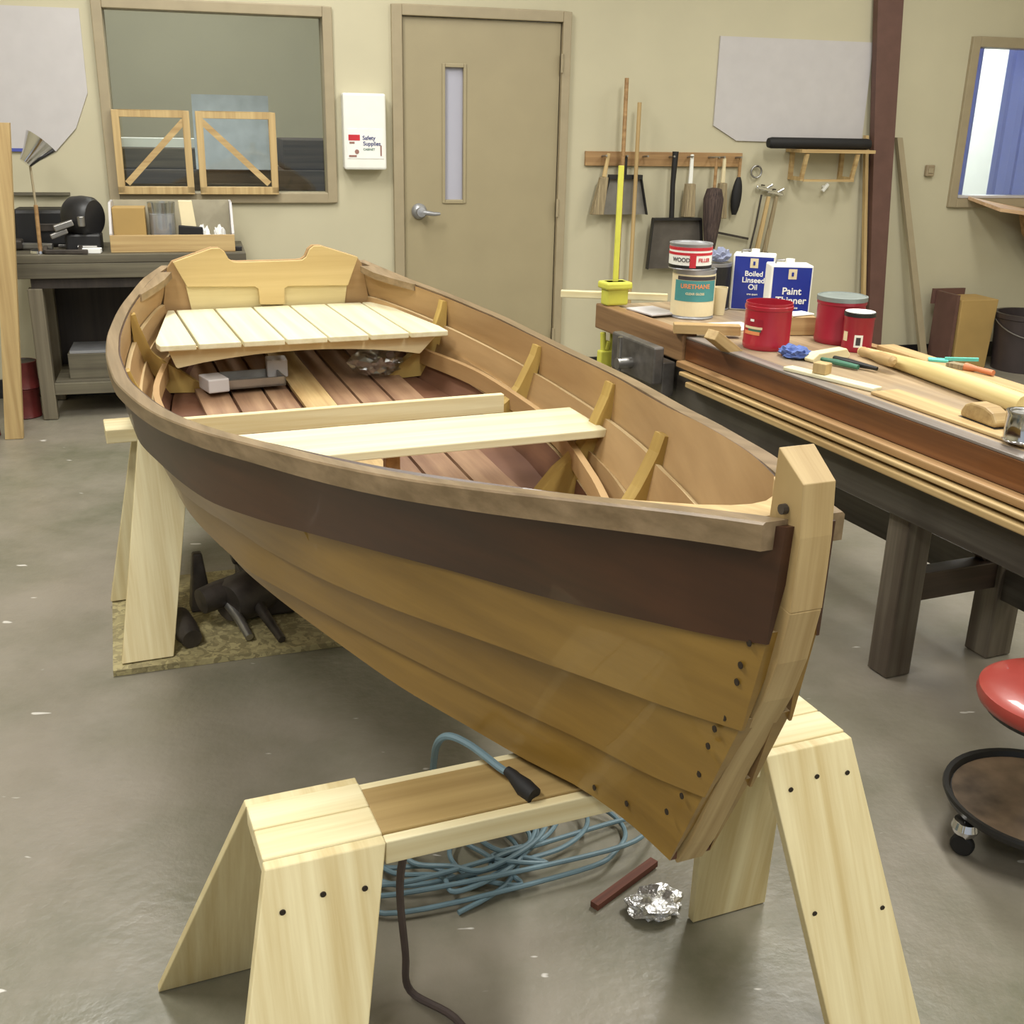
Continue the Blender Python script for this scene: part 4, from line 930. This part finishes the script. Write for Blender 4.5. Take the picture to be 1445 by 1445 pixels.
# floor containers at the right
t = thing('cardboard_bin', 'tall tan cardboard bin standing on the floor by the back wall', 'bin', (3.005, 7.365, 0), RW)
g = MB(); g.hexa([(-.125, -.11, .001), (.125, -.11, .001), (.125, .11, .001), (-.125, .11, .001), (-.14, -.12, .46), (.14, -.12, .46), (.14, .12, .46), (-.14, .12, .46)]); g.build('bin_body', M['card'], t, bevel=.004)
g = MB(); g.box(-.168, -.145, -.1, .12, .001, .49); g.box(-.19, .06, .125, .14, .40, .50); g.build('dark_lining', M['brownbeam'], t)
t = thing('black_bucket', 'black bucket on the floor at the right edge of the photo', 'bucket', (3.40, 7.30, 0), 0)
g = MB(); g.lathe([(0, .001), (.19, .001), (.215, .34), (.222, .345), (.222, .375), (.20, .375), (.185, .02), (0, .02)], 40); g.build('bucket_body', plain('charcoal_plastic', (58, 50, 50), .4), t, smooth=True)
g = MB(); g.tube([(.222*math.cos(a), .222*math.sin(a), .33-.10*math.sin((a-PI)*1.)) for a in [PI+PI*k/16 for k in range(17)]], .004, 8); g.build('bail_handle', M['steel'], t, smooth=True)

# ------------------------------------------------------------------ left workbench against the back wall
lb_ = thing('workbench', 'grimy grey workbench under the left window with an open lower shelf', 'workbench', WW(-1.45, -.28), RW)
def LA(a): return a+1.45
def LBb(b): return b+.28
g = MB(); g.box(LA(-2.07), LA(-.93), LBb(-.55), LBb(-.01), .80, .842); g.build('bench_top', M['greybench'], lb_, bevel=.004)
g = MB(); g.box(LA(-2.05), LA(-.95), LBb(-.548), LBb(-.52), .725, .7995); g.build('apron', M['greybench'], lb_, bevel=.003)
g = MB(); g.box(LA(-1.98), LA(-1.0), LBb(-.53), LBb(-.505), .675, .7245); g.build('drawer_rail', M['under_dark'], lb_)
for a in (-1.965, -1.03):
    for b in (-.50, -.08):
        MB().box(LA(a-.035), LA(a+.035), LBb(b-.035), LBb(b+.035), .002, .7995 if b > -.3 else .6745).build('leg', M['greybench_z'], lb_, bevel=.004)
MB().box(LA(-2.0), LA(-1.0), LBb(-.035), LBb(-.015), .15, .7995).build('under_bench_shade', M['under_dark'], lb_)  # added dark panel; the shade under the bench is put into its colour
g = MB(); g.box(LA(-1.93), LA(-1.07), LBb(-.47), LBb(-.05), .165, .19); g.box(LA(-1.93), LA(-1.07), LBb(-.53), LBb(-.5), .13, .19); g.build('lower_shelf', M['greybench'], lb_, bevel=.003)
t = wthing('crate', 'grey wooden crate on the lower shelf of the left workbench', 'crate', -1.66, -.30, .1905)
g = MB(); g.box(-.20, .20, -.13, .13, 0, .012); g.box(-.20, .20, -.13, -.115, .012, .13); g.box(-.20, .20, .115, .13, .012, .13); g.box(-.2, -.185, -.115, .115, .012, .13); g.box(.185, .2, -.115, .115, .012, .13); g.build('crate_walls', M['greybench'], t, bevel=.002)
g = MB(); g.box(-.19, .19, -.12, .12, .131, .145); g.build('crate_lid', M['galv'], t)
for k, (a, b, z, r, h, lb) in enumerate(((-2.10, -.42, .002, .082, .15, 'lower dark red can of the pair under the end of the left workbench'), (-2.09, -.42, .154, .075, .14, 'upper dark red can of the pair under the end of the left workbench'), (-2.24, -.78, .002, .07, .16, 'dark red can left of the pale stud at the photo edge'))):
    p = WW(a, b, z); tt = can('oil_can', lb, 'can', p, r, h, M['dkred'], lid=M['iron'], group='dark red cans by the left workbench')
ZL = .843
# pale wall stud near the left edge
o = lean('wall_stud', 'pale upright timber stud at the left edge of the photo', M['tan_wood_z'], ((-2.140, -2.058), (-2.005, -1.935), 1.46), -.83, -.85, .04, 'stud')
# open parts bin
t = wthing('parts_bin', 'open wooden parts bin on the left workbench', 'bin', -1.29, -.33, ZL)
g = MB(); g.box(-.30, .31, -.17, -.155, 0, .085); g.build('front_board', M['tan_wood_x'], t, bevel=.002)
g = MB(); g.box(-.30, .31, .14, .15, 0, .235); g.box(-.30, .31, -.155, .14, 0, .008); g.build('back_board', plain('bin_back', (168, 160, 138), .7), t)
for a in (-.30, .298):
    g = MB(); g.prism([(-.155, .008), (.14, .008), (.14, .235), (-.04, .235), (-.155, .09)], 0, a, a+.012); g.build('end_board', M['board_grey'], t)
boxat('carton', M['card'], 'tan carton in the left end of the parts bin', 'carton', WW(-1.497, -.30, ZL+.0085), (.16, .14, .20), RW)
t = wthing('storage_jar', 'clear plastic jar with pale contents in the parts bin', 'jar', -1.335, -.32, ZL+.0085)
g = MB(); g.lathe([(0, 0), (.06, 0), (.062, .01), (.062, .165), (0, .165)], 24); g.build('contents', plain('pale_fill', (196, 196, 200), .6), t, smooth=True)
g = MB(); g.lathe([(.064, .002), (.066, .002), (.066, .17), (.07, .225), (.068, .225), (.064, .17)], 24); g.build('jar_wall', M['plastic'], t, smooth=True)
t = wthing('scrub_brush', 'upright pale block brush with dark bristles in the parts bin', 'brush', -1.205, -.36, ZL+.0085)
g = MB(); g.hexa([(-.03, -.02, .05), (.045, -.02, .05), (.045, .02, .05), (-.03, .02, .05), (-.045, .0, .235), (.025, .0, .235), (.025, .035, .235), (-.045, .035, .235)]); g.build('brush_back', M['cream'], t, bevel=.004)
g = MB(); g.hexa([(-.055, -.05, 0), (.075, -.05, 0), (.075, -.021, 0), (-.055, -.021, 0), (-.05, -.05, .115), (.07, -.05, .105), (.07, -.021, .105), (-.05, -.021, .115)]); g.build('bristles', M['blackrub'], t, bevel=.005)
for k, (a, lb) in enumerate(((-1.13, 'small white ball of paper beside the block brush in the parts bin'), (-1.05, 'small white ball of paper at the right end of the parts bin'))):
    o = crumple('paper_wad', M['paper'], .03, .028, .06, 40+k); tag(o, lb, 'paper', WW(a, -.38, ZL+.0085), RW)
# black tool case and drill on the bench
t = wthing('tool_case', 'long black tool case at the back of the left workbench', 'case', -1.93, -.14, ZL)
g = MB(); g.box(-.14, .20, -.09, .09, 0, .19); g.build('case_body', M['black'], t, bevel=.02)
g = MB(); g.box(-.03, .08, -.10, -.0905, .08, .12); g.build('case_handle', M['iron'], t, bevel=.006)
t = wthing('bench_grinder', 'round black bench grinder with bright fittings beside the parts bin', 'grinder', -1.735, -.39, ZL)
g = MB(); g.lathe([(0, -.07), (.085, -.07), (.10, -.05), (.105, 0), (.10, .05), (.085, .07), (0, .07)], 32, M=Matrix.Translation((.02, 0, .165)) @ Matrix.Rotation(R(60), 4, 'Z') @ Matrix.Rotation(R(90), 4, 'X')); g.build('wheel_guard', M['black'], t, smooth=True)
g = MB(); g.box(-.07, .10, -.08, .08, 0, .09); g.build('base', M['black'], t, bevel=.012)
g = MB(); g.bar((-.11, -.11, .12), (-.02, -.10, .15), .05, .03); g.bar((-.13, -.11, .08), (-.05, -.10, .11), .03, .025); g.lathe([(0, 0), (.018, 0), (.018, .05), (0, .05)], 14, c=(.02, -.12, .13)); g.build('tool_rest', M['steel'], t, bevel=.005)
t = wthing('pipe_wrench', 'dull steel wrench lying at the left front of the left workbench', 'wrench', -1.965, -.345, ZL)
g = MB(); g.bar((-.08, .02, .02), (.09, -.02, .02), .035, .03, w2=.025); g.build('wrench_shaft', M['steel'], t, bevel=.006)
g = MB(); g.box(-.11, -.055, -.02, .07, .005, .05); g.build('wrench_jaw', M['iron'], t, bevel=.008)
t = wthing('wall_ledge', 'thin dark ledge on the wall above the black tool case', 'ledge', -1.94, 0, 1.088)
MB().box(-.15, .14, -.03, -.001, 0, .014).build('ledge_board', M['greybench'], t)
t = wthing('screw_clamp', 'dark screw clamp lying in front of the lamp on the left workbench', 'clamp', -1.775, -.535, ZL)
g = MB(); g.bar((-.12, .0, .012), (.08, -.012, .012), .018, .022); g.bar((-.12, 0, .012), (-.12, .05, .03), .02, .02); g.bar((.04, -.01, .012), (.045, .05, .03), .02, .02); g.build('clamp_frame', M['iron'], t, bevel=.004)
MB().tube([(.03, .045, .03), (.12, .045, .028)], .009, 10).build('clamp_screw', M['steel'], t)
t = wthing('pliers', 'bright pliers lying beside the grinder base on the left workbench', 'pliers', -1.80, -.285, ZL)
g = MB(); g.bar((-.06, 0, .012), (.03, .02, .012), .016, .014); g.bar((-.06, .03, .012), (.03, .005, .012), .016, .012); g.build('plier_arms', M['steel'], t, bevel=.003)
boxat('white_carton', M['paper'], 'small white box on the front of the left workbench', 'box', WW(-1.685, -.50, ZL), (.10, .05, .025), RW-.1)
boxat('tape_roll', M['black'], 'small black block at the right end of the left workbench', 'block', WW(-.97, -.45, ZL), (.05, .04, .02), RW)
# clip lamp on a stand
t = wthing('desk_lamp', 'lamp with a chrome cone shade on a thin stand on the left workbench', 'lamp', -1.925, -.46, ZL)
g = MB(); g.lathe([(0, 0), (.05, 0), (.048, .012), (.012, .02), (0, .02)], 28); g.build('base', M['chrome'], t, smooth=True)
g = MB(); g.tube([(0, 0, .018), (.004, 0, .23)], .010, 10); g.build('lower_stem', M['strip'], t, smooth=True)
g = MB(); g.tube([(.004, 0, .228), (.0, .005, .42)], .006, 10); g.build('upper_stem', M['grey_trim'], t, smooth=True)
Mx = Matrix.Translation((.0, 0, .45)) @ Matrix.Rotation(R(-18), 4, 'X') @ Matrix.Rotation(R(38), 4, 'Y')
g = MB(); g.lathe([(0, -.03), (.03, -.03), (.036, -.01), (.045, .02), (.082, .10), (.080, .10), (.043, .022), (.03, .0), (0, .0)], 32, M=Mx); g.build('lamp_shade', M['chrome'], t, smooth=True)

# ------------------------------------------------------------------ light
def area(name, loc, size, power, col=(1, .985, .93), rot=(0, 0, 0)):
    l = bpy.data.lights.new(name, 'AREA'); l.shape = 'RECTANGLE'; l.size, l.size_y = size; l.energy = power; l.color = col
    o = bpy.data.objects.new(name, l); COL.objects.link(o); o.location = loc; o.rotation_euler = rot; return o
for (x, y, p_) in ((-1.6, 1.2, 64), (1.4, .8, 64), (-1.6, 4.0, 70), (1.3, 3.9, 72), (-.2, -1.4, 60), (3.2, 2.6, 40), (2.6, 5.4, 38), (-.9, 5.2, 28)):
    area('fluorescent', (x, y, CE-.06), (.35, 1.3), p_)
area('next_room_fill', WW(-1.2, .9, 2.9), (.8, .8), 32, (1, .98, .95))  # unseen lamp added to light the timber behind the left window
tag(MB().box(3.0, 6.2, 2.2, 2.25, 0, 3.2).build('gap_panel', M['white']), 'bright white panel added outside to whiten the gap at the right window', 'wall', WW(0, 0), RW)  # made-up white panel that brightens the window gap
area('daylight', WW(4.3, 1.6, 2.6), (1.6, 1.0), 85, (.9, .94, 1.), (R(58), 0, RW+PI))
area('gap_panel_light', WW(4.3, 1.3, 2.9), (1.6, .8), 120, (.95, .98, 1.), (R(48), 0, RW))  # added light that whitens the panel, standing in for daylight
w = bpy.data.worlds.new('World'); SC.world = w; w.use_nodes = True
bg = w.node_tree.nodes['Background']; bg.inputs[0].default_value = (.86, .93, 1., 1); bg.inputs[1].default_value = .5

# ------------------------------------------------------------------ camera
cam = bpy.data.cameras.new('Camera'); co = bpy.data.objects.new('Camera', cam); COL.objects.link(co)
cam.sensor_width = 36; cam.lens = 36*1549/1445; cam.clip_start = .05
P_, A_ = R(20), .022
r0 = Vector((1, 0, 0)); u0 = Vector((0, math.sin(P_), math.cos(P_))); fw = Vector((0, math.cos(P_), -math.sin(P_)))
rr_ = r0*math.cos(A_)+u0*math.sin(A_); uu = -r0*math.sin(A_)+u0*math.cos(A_)
co.matrix_world = Matrix(((rr_.x, uu.x, -fw.x, 0), (rr_.y, uu.y, -fw.y, 0), (rr_.z, uu.z, -fw.z, 1.55), (0, 0, 0, 1)))
SC.camera = co
vs_ = SC.view_settings; vs_.view_transform = 'Standard'; vs_.look = 'None'; vs_.gamma = 1; vs_.use_curve_mapping = False; vs_.exposure = .0
